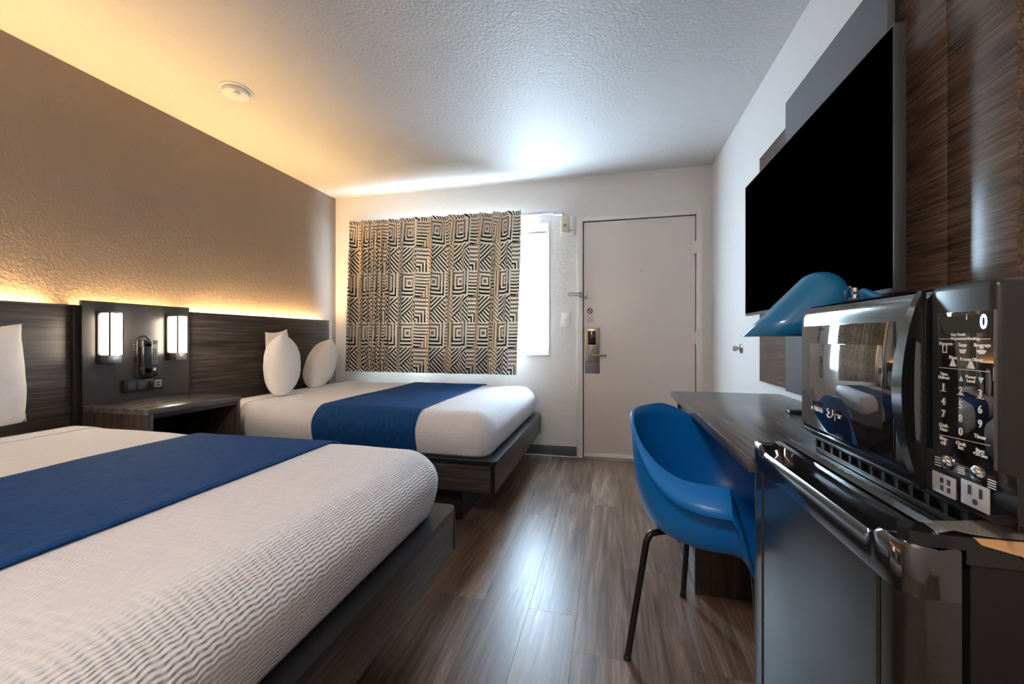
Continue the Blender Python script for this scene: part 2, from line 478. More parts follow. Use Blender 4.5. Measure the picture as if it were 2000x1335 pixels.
box('pane', (WX0 + f, ya + 0.028, WZ0 + f), (xm - 0.025, ya + 0.032, WZ1 - 0.045), 'glass', win)
box('pane', (xm + 0.025, ya + 0.028, WZ0 + f), (WX1 - f * 0.5, ya + 0.032, WZ1 - 0.075), 'glass', win)
box('window_sill', (WX0 - 0.01, YB - 0.012, WZ0 - 0.018), (WX1 + 0.008, YB + 0.045, WZ0), 'vinyl_white', win, 0.003)
bm = bmesh.new()   # white reveal lining
bx(bm, (WX1 - 0.002, YB - 0.004, WZ0), (WX1 + 0.006, YB + 0.045, WZ1)); bx(bm, (WX0 - 0.006, YB - 0.004, WZ0), (WX0 + 0.002, YB + 0.045, WZ1))
bx(bm, (WX0, YB - 0.004, WZ1 - 0.002), (WX1, YB + 0.045, WZ1 + 0.006))
obj('reveal', bm, 'vinyl_white', win)

# door
door = thing('door_1', None, None, (0.23, YB, 0), kind='structure')
bm = bmesh.new()
fy0, fy1 = YB - 0.018, YB + 0.06
bx(bm, (-0.276, fy0, 0), (-0.226, fy1, 2.07), 0.003); bx(bm, (0.680, fy0, 0), (0.726, fy1, 2.07), 0.003)
bx(bm, (-0.226, fy0, 2.030), (0.680, fy1, 2.07), 0.003)
obj('door_frame', bm, 'trim_paint', door)
slab = box('door_slab', (-0.218, YB - 0.004, 0.012), (0.674, YB + 0.04, 2.022), 'door_paint', door, 0.002)
box('threshold', (-0.226, YB - 0.03, 0), (0.68, YB + 0.10, 0.010), 'steel', door, 0.003)
box('door_backing', (-0.226, YB + 0.075, 0.01), (0.68, YB + 0.11, 2.03), 'void', door)
box('door_sweep', (-0.216, YB - 0.012, 0.014), (0.672, YB - 0.004, 0.045), 'trim_paint', door, 0.002)
for z in (1.76, 1.03, 0.28):
    bm = bmesh.new(); cyl(bm, (0.678, YB - 0.018, z - 0.05), (0.678, YB - 0.018, z + 0.05), 0.008, n=12)
    bx(bm, (0.650, YB - 0.008, z - 0.05), (0.676, YB - 0.003, z + 0.05), 0.001)
    obj('hinge', bm, 'trim_paint', door)
bm = bmesh.new(); lathe(bm, (0.254, YB - 0.004, 1.584), (0, -1, 0), [(0.0, 0.004), (0.005, 0.004), (0.006, 0.002), (0.009, 0.003), (0.010, 0.0)], 20)
obj('peephole', bm, 'chrome', door)
# electronic lock
ly = YB - 0.004
lp = box('lock_plate', (-0.209, ly - 0.004, 0.727), (-0.083, ly, 1.118), 'steel', door, 0.003)
lk = box('lock_body', (-0.203, ly - 0.022, 0.825), (-0.090, ly - 0.004, 1.115), 'brass', door, 0.008, seg=3)
box('lock_face', (-0.188, ly - 0.028, 0.832), (-0.108, ly - 0.022, 1.098), 'nickel', door, 0.003)
box('card_reader', (-0.181, ly - 0.031, 0.972), (-0.116, ly - 0.028, 1.088), 'black_gloss', door, 0.001)
bm = bmesh.new(); lathe(bm, (-0.147, ly - 0.028, 0.937), (0, -1, 0), [(0.016, 0), (0.016, 0.008), (0.012, 0.014), (0, 0.015)], 20)
obj('thumb_button', bm, 'brass', door)
bm = bmesh.new()
cyl(bm, (-0.150, ly - 0.028, 0.882), (-0.150, ly - 0.065, 0.882), 0.011, n=16)
tube(bm, smooth_path([(-0.155, ly - 0.062, 0.882), (-0.12, ly - 0.066, 0.884), (-0.07, ly - 0.064, 0.883), (-0.028, ly - 0.056, 0.884)], 5), 0.008, 12)
obj('lever_handle', bm, 'brass', door)
bm = bmesh.new()
for px in (-0.176, -0.120): cyl(bm, (px, ly - 0.0275, 0.845), (px, ly - 0.030, 0.845), 0.004, n=10)
obj('screw', bm, 'steel', door)
# swing bar guard
bm = bmesh.new(); bx(bm, (-0.214, ly - 0.012, 1.368), (-0.190, ly, 1.432), 0.003); bx(bm, (-0.256, fy0 - 0.012, 1.375), (-0.232, fy0, 1.425), 0.003)
cyl(bm, (-0.202, ly - 0.012, 1.40), (-0.202, ly - 0.03, 1.40), 0.009, n=12)
obj('guard_plate', bm, 'steel', door)
bm = bmesh.new()
tube(bm, [(-0.236, fy0 - 0.012, 1.392), (-0.236, fy0 - 0.03, 1.392), (-0.25, fy0 - 0.036, 1.392), (-0.340, fy0 - 0.036, 1.392)], 0.0055, 8)
tube(bm, [(-0.236, fy0 - 0.012, 1.412), (-0.236, fy0 - 0.03, 1.412), (-0.25, fy0 - 0.036, 1.412), (-0.340, fy0 - 0.036, 1.412), (-0.345, fy0 - 0.036, 1.392)], 0.0055, 8)
obj('swing_bar', bm, 'nickel', door)
# no smoking notice printed on the door
bm = bmesh.new()
c = Vector((-0.166, YB - 0.0046, 1.262)); R0, R1 = 0.0245, 0.0175; n = 40
ri = [bm.verts.new(c + Vector((math.cos(2 * PI * i / n) * R1, 0, math.sin(2 * PI * i / n) * R1))) for i in range(n)]
ro = [bm.verts.new(c + Vector((math.cos(2 * PI * i / n) * R0, 0, math.sin(2 * PI * i / n) * R0))) for i in range(n)]
for i in range(n): bm.faces.new((ri[i], ro[i], ro[(i + 1) % n], ri[(i + 1) % n]))
d1 = Vector((0.72, 0, -0.69)); d2 = Vector((0.69, 0, 0.72))
def quad(bm, a, b, c_, d_): bm.faces.new([bm.verts.new(Vector(q)) for q in (a, b, c_, d_)])
for s0 in (0,): quad(bm, c + d1 * 0.018 + d2 * 0.003, c - d1 * 0.018 + d2 * 0.003, c - d1 * 0.018 - d2 * 0.003, c + d1 * 0.018 - d2 * 0.003)
quad(bm, c + Vector((-0.013, 0, 0.0020)), c + Vector((0.009, 0, 0.0020)), c + Vector((0.009, 0, -0.0022)), c + Vector((-0.013, 0, -0.0022)))
tube(bm, smooth_path([c + Vector((0.011, 0, 0.0)), c + Vector((0.012, 0, 0.005)), c + Vector((0.008, 0, 0.009)), c + Vector((0.010, 0, 0.013))], 4), 0.0012, 6)
obj('no_smoking_symbol', bm, 'black_print', door, smooth=0)
bm = bmesh.new()
for i, (t, sz) in enumerate((('Thank You For', 0.0115), ('Not Smoking', 0.0135))):
    text_into(bm, t, (-0.166, YB - 0.0046, 1.226 - 0.0155 * i), sz, 'back', 0.8)
for i in range(3):
    for j in range(4):
        x0 = -0.195 + j * 0.0148
        quad(bm, (x0, YB - 0.0046, 1.195 - i * 0.0115), (x0 + 0.0125, YB - 0.0046, 1.195 - i * 0.0115), (x0 + 0.0125, YB - 0.0046, 1.191 - i * 0.0115), (x0, YB - 0.0046, 1.191 - i * 0.0115))
obj('notice_print', bm, 'grey_print', door, smooth=0)

# ================================================================== BEDS
def axis_coords(a, b, r, n_in, n_r=6, ra=True, rb=True):
    out = []
    if ra: out += [a + r * k / n_r for k in range(n_r)]
    else: out += [a]
    s, e = (a + r if ra else a), (b - r if rb else b)
    out += [s + (e - s) * k / n_in for k in range(0 if ra else 1, n_in)]
    if rb: out += [e + r * k / n_r for k in range(n_r + 1)]
    else: out += [b]
    return out
def soft_block(name, x0, x1, y0, y1, z0, z1, r, mat, parent=None, head=True, foot=True, sides=True, rx=True, und=0.004, bulge=0.012, nx=40, ny=36, nz=8, solid=0.0, seed=0, ebot=0.03, headround=None):
    """mattress-like or draped cloth shape; open underneath. head/foot/sides say which walls exist"""
    hr = rx if headround is None else headround
    xs = axis_coords(x0, x1, r, nx, 6, hr, rx); ys = axis_coords(y0, y1, r, ny); zs = axis_coords(z0, z1, r, nz, 6, False, True)
    bm = bmesh.new(); uvl = bm.loops.layers.uv.new('UVMap'); cache = {}
    def P(p, ):
        q = Vector(p)
        lo = (x0 + (r if hr else 0), y0 + r, -9); hi = (x1 - (r if rx else 0), y1 - r, z1 - r)
        cl = Vector([min(max(q[i], lo[i]), hi[i]) for i in range(3)])
        d = q - cl
        if d.length > 1e-9:
            m = max(abs(d.x), abs(d.y), abs(d.z))
            q = cl + d.normalized() * m
        t = min(max((q.z - z0) / (z1 - z0), 0), 1)
        b = bulge * math.sin(PI * min(t * 1.1, 1)) - ebot * (1 - t) ** 3
        if q.y > y1 - r: q.y += b * (q.y - (y1 - r)) / r
        if q.y < y0 + r: q.y -= b * ((y0 + r) - q.y) / r
        if rx and q.x > x1 - r: q.x += b * (q.x - (x1 - r)) / r
        nn = noise.noise(Vector((q.x * 2.3 + seed, q.y * 2.3, 0.3)))
        n3 = noise.noise(Vector((q.x * 7 + seed, q.y * 7, q.z * 7)))
        q.z += (und * nn + und * 0.25 * n3) * t
        q.y += 0.0 if abs(q.y - (y0 + y1) / 2) < (y1 - y0) / 2 - r else und * 0.8 * n3
        return q
    def V(p):
        k = tuple(round(a, 5) for a in p)
        if k not in cache: cache[k] = bm.verts.new(P(p))
        return cache[k]
    def face(ps, uvs):
        vs = [V(p) for p in ps]
        if len(set(vs)) < 3: return
        f = bm.faces.new(vs)
        for l, uv in zip(f.loops, uvs): l[uvl].uv = uv
    for i in range(len(xs) - 1):
        for j in range(len(ys) - 1):
            q = [(xs[i], ys[j]), (xs[i + 1], ys[j]), (xs[i + 1], ys[j + 1]), (xs[i], ys[j + 1])]
            face([(a, b, z1) for a, b in q], q)
    def wallx(X, sgn):
        for j in range(len(ys) - 1):
            for k in range(len(zs) - 1):
                q = [(ys[j], zs[k]), (ys[j + 1], zs[k]), (ys[j + 1], zs[k + 1]), (ys[j], zs[k + 1])]
                face([(X, a, b) for a, b in q], [(X + sgn * (z1 - b), a) for a, b in q])
    def wally(Y, sgn):
        for i in range(len(xs) - 1):
            for k in range(len(zs) - 1):
                q = [(xs[i], zs[k]), (xs[i + 1], zs[k]), (xs[i + 1], zs[k + 1]), (xs[i], zs[k + 1])]
                face([(a, Y, b) for a, b in q], [(a, Y + sgn * (z1 - b)) for a, b in q])
    if head: wallx(x0, -1)
    if foot: wallx(x1, 1)
    if sides: wally(y0, -1); wally(y1, 1)
    o = obj(name, bm, mat, parent, smooth=180)
    if solid:
        md = o.modifiers.new('thickness', 'SOLIDIFY'); md.thickness = solid; md.offset = 1
    return o

HBX = -2.60     # headboard front
PT, PB = 0.388, 0.222
def make_bed(y0, y1, label, seed):
    fx = -0.573
    b = thing('bed', label, 'bed', (-1.6, (y0 + y1) / 2, 0), 'double beds along the left wall')
    bm = bmesh.new()
    # platform top board with rounded outer corners
    r = 0.035; poly = []
    for cx, cy, a0 in ((fx - r, y1 - r, 0), (fx - r, y0 + r, -90)):
        pass
    pts = [(-2.58, y0), (fx - r, y0)]
    pts += [(fx - r + r * math.sin(a), y0 + r - r * math.cos(a)) for a in [PI / 2 * k / 6 for k in range(1, 7)]]
    pts += [(fx, y1 - r)]
    pts += [(fx - r + r * math.cos(a), y1 - r + r * math.sin(a)) for a in [PI / 2 * k / 6 for k in range(1, 7)]]
    pts += [(-2.58, y1)]
    prism(bm, [(a, c_, PT - 0.022) for a, c_ in pts], (0, 0, 0.022))
    obj('platform_top', bm, 'black_edge', b)
    box('foot_panel', (fx - 0.028, y0 + 0.012, PB), (fx - 0.006, y1 - 0.012, PT - 0.022), 'wood_y', b, 0.0015)
    for yy in (y0 + 0.010, y1 - 0.030):
        box('side_panel', (-2.58, yy, PB), (fx - 0.028, yy + 0.020, PT - 0.022), 'wood_x', b, 0.0015)
    for cy in (y0 + 0.010, y1 - 0.010):
        box('corner_post', (fx - 0.030, cy - 0.004, PB), (fx - 0.004, cy + 0.004, PT - 0.022), 'black_edge', b)
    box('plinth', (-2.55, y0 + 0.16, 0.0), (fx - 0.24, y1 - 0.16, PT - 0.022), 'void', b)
    soft_block('mattress', -2.575, -0.630, y0 + 0.045, y1 - 0.045, PT, 0.612, 0.095, 'sheet', b, seed=seed, bulge=0.004, und=0.003, ebot=0.015)
    return b
NB = (0.040, 1.488); FB = (2.036, 3.485)
make_bed(*NB, 'double bed with dark platform nearest the camera', 1.0)
make_bed(*FB, 'double bed with dark platform beside the curtained window', 5.0)
def bedding(y0, y1, which, seed, xf):
    cv = soft_block('coverlet', xf, -0.618, y0 + 0.035, y1 - 0.035, PT + 0.003, 0.622, 0.105, 'coverlet', None, head=False, headround=False, seed=seed, bulge=0.014, und=0.004, ebot=0.022, solid=0.004, nx=60, ny=44)
    tag(cv, 'white ripple-weave coverlet spread over the %s' % which, 'bedspread', 'white coverlets on the beds')
    sh = soft_block('folded_sheet', xf - 0.115, xf - 0.004, y0 + 0.034, y1 - 0.034, PT + 0.003, 0.623, 0.103, 'sheet', None, head=False, foot=False, rx=False, seed=seed, bulge=0.012, und=0.003, ebot=0.020, solid=0.006, nx=6, ny=30)
    tag(sh, 'smooth white sheet turned back by the pillows of the %s' % which, 'sheet', 'turned-back sheets')
    rn = soft_block('bed_runner', -1.690, -1.035, y0 + 0.026, y1 - 0.026, PT + 0.004, 0.631, 0.107, 'runner', None, head=False, foot=False, rx=False, seed=seed, bulge=0.014, und=0.004, ebot=0.020, solid=0.004, nx=24, ny=44)
    tag(rn, 'blue woven runner laid across the white coverlet of the %s' % which, 'bed runner', 'blue bed runners')
bedding(*NB, 'bed nearest the camera', 1.0, -2.285)
bedding(*FB, 'bed by the curtained window', 5.0, -2.235)

def pillow(loc, W, Ht, Tk, yaw, lean, label, seed, roll=0.0):
    """stands on its long seam; W along local x, Ht along local z, Tk through local y"""
    n = 28; bm = bmesh.new(); grid = {}
    for s in (-1, 1):
        for i in range(n + 1):
            for j in range(n + 1):
                a, b = -1 + 2 * i / n, -1 + 2 * j / n
                # seam drawn in between the corners so that the corners read as ears
                ex = 1 - 0.10 * (1 - abs(b) ** 2.2) * 0 - 0.035 * math.cos(b * PI / 2) * abs(a) ** 3
                ez = 1 - 0.060 * math.cos(a * PI / 2) * abs(b) ** 3
                th = (max(0, 1 - abs(a) ** 2.6) ** 0.52) * (max(0, 1 - abs(b) ** 2.2) ** 0.66)
                wr = noise.noise(Vector((a * 2.2 + seed, b * 2.2, s * 0.7))) * 0.10 + noise.noise(Vector((a * 6 + seed, b * 6, s))) * 0.03
                p = Vector((a * ex * W / 2, s * Tk / 2 * th * (1 + wr), b * ez * Ht / 2))
                if b < -0.8: p.z += 0.0
                key = (i, j) if th < 1e-6 else (i, j, s)
                if key not in grid: grid[key] = bm.verts.new(p)
    g = lambda i, j, s: grid.get((i, j)) or grid[(i, j, s)]
    for s in (-1, 1):
        for i in range(n):
            for j in range(n):
                vs = [g(i, j, s), g(i + 1, j, s), g(i + 1, j + 1, s), g(i, j + 1, s)]
                vs = list(dict.fromkeys(vs))
                if len(vs) > 2: bm.faces.new(vs if s < 0 else vs[::-1])
    R = Matrix.Rotation(yaw, 4, 'Z') @ Matrix.Rotation(lean, 4, 'X') @ Matrix.Rotation(roll, 4, 'Y')
    for v in bm.verts: v.co = R @ v.co
    mz = min(v.co.z for v in bm.verts)
    for v in bm.verts:
        v.co.z = max(0.0, v.co.z - mz - 0.040)
    o = obj('pillow', bm, 'pillow', None, smooth=180)
    o.location = loc
    tag(o, label, 'pillow', 'white bed pillows')
    return o
A0 = math.radians(132)
pillow((-2.305, 2.490, 0.633), 0.34, 0.475, 0.235, A0, 0.03, 'white pillow standing upright nearest the nightstand on the far bed', 1.0)
pillow((-2.525, 2.705, 0.633), 0.22, 0.485, 0.105, math.radians(90), 0.0, 'thin white pillow tucked behind the upright pillow by the nightstand', 9.0, roll=-0.12)
pillow((-2.385, 3.00, 0.633), 0.36, 0.455, 0.235, A0, 0.36, 'white pillow leaning on the headboard in the window corner', 4.0)
pillow((-2.43, 0.955, 0.633), 0.56, 0.435, 0.24, math.radians(97), 0.14, 'white pillow on the bed nearest the camera', 6.0, roll=-0.13)

# headboard running along the left wall
hb = thing('headboard', 'long dark wood headboard panel along the left wall behind the beds', 'headboard', (-2.62, 1.6, 0))
for (ya_, yb_) in ((-0.35, 1.466), (2.028, 3.392)):
    box('board', (HBX - 0.022, ya_, 0.30), (HBX, yb_, 1.197), 'wood_y', hb, 0.0015)
    box('batten', (XL + 0.003, ya_ + 0.02, 0.32), (HBX - 0.022, ya_ + 0.05, 1.10), 'void', hb)
    box('batten', (XL + 0.003, yb_ - 0.05, 0.32), (HBX - 0.022, yb_ - 0.02, 1.10), 'void', hb)
    st_ = box('led_strip', (XL + 0.014, ya_ + 0.06, 1.160), (XL + 0.034, yb_ - 0.06, 1.168), 'led_warm', hb, label='glowing warm light strip')
    box('strip_channel', (XL + 0.003, ya_ + 0.06, 1.148), (HBX - 0.022, yb_ - 0.06, 1.158), 'white_plastic', hb)
# centre panel with the fittings
PX = -2.560
cp = thing('fixture_board', 'tall charcoal panel between the headboards above the nightstand', 'panel', (-2.6, 1.757, 0.30))
box('panel_face', (PX - 0.020, 1.492, 0.30), (PX, 2.024, 1.220), 'dark_panel', cp, 0.001)
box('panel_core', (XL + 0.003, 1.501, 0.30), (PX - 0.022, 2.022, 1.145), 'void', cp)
box('edge_band', (PX - 0.0195, 1.489, 0.30), (PX - 0.0005, 1.492, 1.220), 'black_edge', cp)

box('led_light_block', (XL + 0.003, 1.4665, 0.30), (PX - 0.0215, 1.500, 1.196), 'void', cp)  # added dark strip in the recess, keeps LED light from leaking out
box('led_strip', (XL + 0.014, 1.505, 1.150), (XL + 0.034, 2.012, 1.158), 'led_warm', cp, label='glowing warm light strip')
# nightstand
NX0, NX1, NY0, NY1, NZ = PX + 0.001, -2.138, 1.497, 2.000, 0.690
ns = thing('nightstand', 'dark wood open nightstand between the two beds', 'nightstand', ((NX0 + NX1) / 2, 1.75, 0))
box('top', (NX0, NY0, NZ - 0.028), (NX1, NY1, NZ), 'desk_wood', ns, 0.0015)
for a in (NY0 + 0.001, NY1 - 0.023):
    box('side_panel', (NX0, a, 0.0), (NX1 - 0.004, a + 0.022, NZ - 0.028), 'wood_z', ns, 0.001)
box('shelf', (NX0 + 0.01, NY0 + 0.023, 0.33), (NX1 - 0.02, NY1 - 0.023, 0.35), 'wood_y', ns)
box('back_panel', (NX0, NY0 + 0.023, 0.05), (NX0 + 0.01, NY1 - 0.023, NZ - 0.028), 'void', ns)
box('front_rail', (NX1 - 0.022, NY0 + 0.023, NZ - 0.050), (NX1 - 0.006, NY1 - 0.023, NZ - 0.028), 'black_edge', ns)

# sconces
def sconce(y0, label):
    s = thing('wall_sconce', label, 'wall lamp', (PX, y0 + 0.03, 0.90), 'lit sconces beside the phone')
    x0, x1 = PX + 0.012, PX + 0.082; w_ = 0.062
    box('back_plate', (PX, y0 - 0.008, 0.897), (PX + 0.012, y0 + w_ + 0.006, 1.172), 'black_plastic', s, 0.002)
    box('diffuser', (x0, y0 + 0.002, 0.945), (x1 - 0.002, y0 + w_ - 0.002, 1.158), 'sconce_glow', s, 0.002, label='glowing white diffuser')
    bm = bmesh.new()
    for yy in (y0, y0 + w_ - 0.004):
        bx(bm, (x1 - 0.007, yy - 0.0005, 0.94), (x1 + 0.0005, yy + 0.0055, 1.163), 0.0005)
    obj('corner_strip', bm, 'bronze', s)
    box('rib', (x1 - 0.0025, y0 + 0.030, 0.965), (x1 - 0.0005, y0 + 0.0325, 1.158), 'bronze', s)
    box('top_cap', (PX + 0.012, y0, 1.158), (x1, y0 + w_, 1.166), 'nickel', s, 0.002)
    bc = box('base_cap', (PX + 0.012, y0, 0.902), (x1 - 0.010, y0 + w_, 0.945), 'nickel', s, 0.003)
    box('switch', (x1 - 0.010, y0 + 0.022, 0.916), (x1 - 0.003, y0 + 0.040, 0.930), 'white_plastic', s, 0.002)
sconce(1.553, 'lit rectangular sconce left of the wall phone, nearer the front bed')
sconce(1.890, 'lit rectangular sconce right of the wall phone, nearer the far bed')

# wall phone
ph = thing('wall_phone', 'black wall telephone with coiled cord above the nightstand', 'telephone', (PX, 1.765, 0.80))
box('body', (PX, 1.715, 0.812), (PX + 0.030, 1.826, 1.022), 'black_plastic', ph, 0.006, seg=3)
bm = bmesh.new()   # handset
bx(bm, (PX + 0.040, 1.722, 0.832), (PX + 0.066, 1.768, 1.008), 0.008, 3)
bx(bm, (PX + 0.028, 1.720, 0.822), (PX + 0.066, 1.770, 0.872), 0.010, 3); bx(bm, (PX + 0.028, 1.720, 0.975), (PX + 0.066, 1.770, 1.022), 0.010, 3)
obj('handset', bm, 'black_plastic', ph)
kp = box('face_plate', (PX + 0.030, 1.778, 0.830), (PX + 0.032, 1.820, 1.000), 'tv_bezel', ph, 0.0005)
for r_ in range(6):
    bm = bmesh.new()
    for c_ in range(3):
        bx(bm, (PX + 0.032, 1.782 + c_ * 0.012, 0.882 + r_ * 0.014), (PX + 0.0355, 1.791 + c_ * 0.012, 0.892 + r_ * 0.014), 0.001)
    obj('key_row', bm, 'grey_print', ph)
box('card', (PX + 0.032, 1.784, 0.970), (PX + 0.0328, 1.816, 0.994), 'grey_print', ph)
box('message_light', (PX + 0.032, 1.794, 0.846), (PX + 0.034, 1.808, 0.862), 'white_plastic', ph)
bm = bmesh.new()
cpath = smooth_path([(PX + 0.050, 1.760, 1.022), (PX + 0.048, 1.745, 1.040), (PX + 0.046, 1.722, 1.040), (PX + 0.044, 1.700, 1.022), (PX + 0.040, 1.694, 0.985), (PX + 0.034, 1.694, 0.945), (PX + 0.024, 1.704, 0.92), (PX + 0.012, 1.716, 0.90)], 26)
coil = []
for i, p in enumerate(cpath):
    a = i * 2 * PI / 4.5
    d = (cpath[min(i + 1, len(cpath) - 1)] - cpath[max(i - 1, 0)])
    xx, yy, _ = basis(d)
    coil.append(p + (xx * math.cos(a) + yy * math.sin(a)) * 0.0055)
tube(bm, coil, 0.0016, 5)
obj('coiled_cord', bm, 'black_plastic', ph)

# outlet box under the phone
ob = thing('outlet_box', 'black power outlet box mounted below the wall phone', 'outlet', (PX, 1.755, 0.735))
box('housing', (PX, 1.655, 0.735), (PX + 0.026, 1.852, 0.803), 'black_plastic', ob, 0.004)
box('top_lip', (PX, 1.780, 0.803), (PX + 0.034, 1.866, 0.808), 'tv_bezel', ob, 0.001)
for yy in (1.672, 1.722):
    bm = bmesh.new(); bx(bm, (PX + 0.026, yy, 0.750), (PX + 0.0275, yy + 0.036, 0.790), 0.0005); obj('socket', bm, 'tv_bezel', ob)
box('rocker_switch', (PX + 0.026, 1.778, 0.752), (PX + 0.033, 1.794, 0.788), 'black_gloss', ob, 0.002)
us = box('usb_plate', (PX + 0.026, 1.806, 0.750), (PX + 0.028, 1.842, 0.790), 'grey_outlet', ob, 0.0005)
bm = bmesh.new()
for zz in (0.757, 0.771): bx(bm, (PX + 0.028, 1.812, zz), (PX + 0.029, 1.832, zz + 0.008))
obj('usb_port', bm, 'black_print', ob)

# ================================================================== CURTAIN
RY = 3.505
rod = thing('curtain_rod', 'white traverse curtain rod over the window', 'curtain rod', (-1.4, RY, 2.10))
box('rail', (-2.46, RY - 0.008, 2.096), (-0.40, RY + 0.010, 2.122), 'vinyl_white', rod, 0.003)
for xx in (-2.44, -0.425):
    box('bracket', (xx, RY + 0.008, 2.088), (xx + 0.035, YB - 0.001, 2.118), 'vinyl_white', rod, 0.003)
box('end_pulley', (-0.475, RY - 0.020, 2.082), (-0.392, RY + 0.008, 2.104), 'white_plastic', rod, 0.004)
def make_curtain():
    NXc, NZc = 520, 40
    x0, x1 = -2.435, -0.752; zt, zb = 2.142, 0.712
    # phase: tight gathers on the left, broad pleats to the right
    ph_ = [0.0]; xs = [0.0]
    for i in range(NXc):
        s = i / NXc
        rate = 1.0 + 2.3 * math.exp(-((s - 0.17) / 0.06) ** 2) + 0.15 * math.sin(s * 9)
        ph_.append(ph_[-1] + rate)
    tot = ph_[-1]; folds = 15.0
    ph_ = [p / tot * folds * 2 * PI for p in ph_]
    pos = []
    for j in range(NZc + 1):
        t = j / NZc
        row = []
        for i in range(NXc + 1):
            s = i / NXc; p = ph_[i]
            xa = (x0 - 0.035 * t) + ((x1 - 0.055 * t) - (x0 - 0.035 * t)) * s
            amp = (0.026 + 0.026 * min(1, t * 4)) * (0.85 + 0.35 * math.sin(s * 23.0 + 1))
            c_ = math.sin(p)
            yy = 3.452 - amp * (c_ * 0.85 + 0.25 * math.sin(2 * p + 0.8)) + 0.006 * noise.noise(Vector((s * 14, t * 1.6, 0)))
            xx = xa + amp * 0.75 * math.cos(p) * (0.6 + 0.4 * min(1, t * 5)) + 0.008 * t * noise.noise(Vector((s * 9, t * 2, 5)))
            zz = zt + (zb - zt) * t + (0.004 * math.sin(p) * t) - 0.012 * s * (1 - t)
            row.append(Vector((xx, yy, zz)))
        pos.append(row)
    mid = pos[NZc // 2]; us = [0.0]
    for i in range(NXc): us.append(us[-1] + (mid[i + 1] - mid[i]).length)
    bm = bmesh.new(); uvl = bm.loops.layers.uv.new('UVMap')
    V = [[bm.verts.new(p) for p in row] for row in pos]
    for j in range(NZc):
        for i in range(NXc):
            f_ = bm.faces.new((V[j][i], V[j + 1][i], V[j + 1][i + 1], V[j][i + 1]))
            for l, (a, b_) in zip(f_.loops, ((i, j), (i, j + 1), (i + 1, j + 1), (i + 1, j))):
                l[uvl].uv = (us[a], (1 - b_ / NZc) * 1.43)
    o = obj('curtain', bm, 'curtain', None, smooth=180)
    md = o.modifiers.new('thickness', 'SOLIDIFY'); md.thickness = 0.0015; md.offset = 0
    tag(o, 'pleated curtain with black, cream and ochre geometric print over the window', 'curtain')
make_curtain()

# wall fittings on the back wall
th = thing('thermostat', 'beige thermostat with white cover beside the door frame', 'thermostat', (-0.35, YB, 1.92))
box('back_plate', (-0.415, YB - 0.012, 1.915), (-0.290, YB, 2.085), 'white_plastic', th, 0.004)
box('cover', (-0.409, YB - 0.040, 1.940), (-0.340, YB - 0.012, 2.080), 'beige_plastic', th, 0.004)
box('side_cover', (-0.340, YB - 0.034, 1.958), (-0.305, YB - 0.012, 2.080), 'white_plastic', th, 0.004)
box('dial_window', (-0.388, YB - 0.042, 1.985), (-0.362, YB - 0.040, 2.012), 'grey_print', th, 0.0005)
sw = thing('light_switch', 'white light switch plate between window and door', 'light switch', (-0.373, YB, 1.126))
box('plate', (-0.412, YB - 0.006, 1.126), (-0.336, YB, 1.250), 'white_plastic', sw, 0.002)
bm = bmesh.new(); prism(bm, [(-0.379, YB - 0.006, 1.176), (-0.379, YB - 0.016, 1.196), (-0.379, YB - 0.008, 1.200), (-0.379, YB - 0.006, 1.200)], (0.011, 0, 0))
obj('toggle', bm, 'white_plastic', sw, smooth=0)
bm = bmesh.new(); ds = onx(1448, 680, XR)
lathe(bm, (XR, ds.y, ds.z), (-1, 0, 0), [(0.031, 0.0), (0.031, 0.004), (0.022, 0.008), (0.013, 0.010), (0.013, 0.026), (0.018, 0.030), (0.018, 0.042), (0.014, 0.046), (0, 0.046)], 28)
tag(obj('door_stop', bm, 'nickel', None), 'small round metal door stop on the white right wall', 'door stop')

# smoke detector
sd = thing('smoke_detector', 'round white smoke detector on the ceiling', 'smoke detector', (-2.035, 1.872, HC - 0.045))
bm = bmesh.new(); lathe(bm, (-2.035, 1.872, HC), (0, 0, -1), [(0, 0), (0.080, 0), (0.080, 0.006), (0.073, 0.010), (0, 0.010)], 40); obj('mount_ring', bm, 'white_plastic', sd)
bm = bmesh.new(); lathe(bm, (-2.035, 1.872, HC), (0, 0, -1), [(0, 0.010), (0.062, 0.010), (0.062, 0.014), (0, 0.014)], 40); obj('vent_gap', bm, 'void', sd)
bm = bmesh.new(); lathe(bm, (-2.035, 1.872, HC), (0, 0, -1), [(0, 0.014), (0.068, 0.014), (0.066, 0.030), (0.052, 0.040), (0.030, 0.043), (0, 0.044)], 40); obj('body', bm, 'white_plastic', sd)
bm = bmesh.new(); lathe(bm, (-2.005, 1.846, HC - 0.040), (0, 0, -1), [(0.018, 0), (0.018, 0.008), (0.013, 0.010), (0.011, 0.008), (0, 0.008)], 24); obj('test_button', bm, 'white_plastic', sd)

# ceiling lamp of the wash area behind the camera: it lights the near end of the room
cl = thing('ceiling_lamp', 'round flush ceiling lamp in the wash area', 'ceiling lamp', (-0.55, -1.0, HC - 0.09))
bm = bmesh.new(); lathe(bm, (-0.55, -1.0, HC), (0, 0, -1), [(0, 0), (0.20, 0), (0.20, 0.02), (0.17, 0.025), (0, 0.025)], 40); obj('pan', bm, 'nickel', cl)
bm = bmesh.new(); lathe(bm, (-0.55, -1.0, HC), (0, 0, -1), [(0.168, 0.026), (0.165, 0.05), (0.12, 0.080), (0.06, 0.093), (0, 0.096)], 40); obj('diffuser', bm, 'lamp_glow', cl)

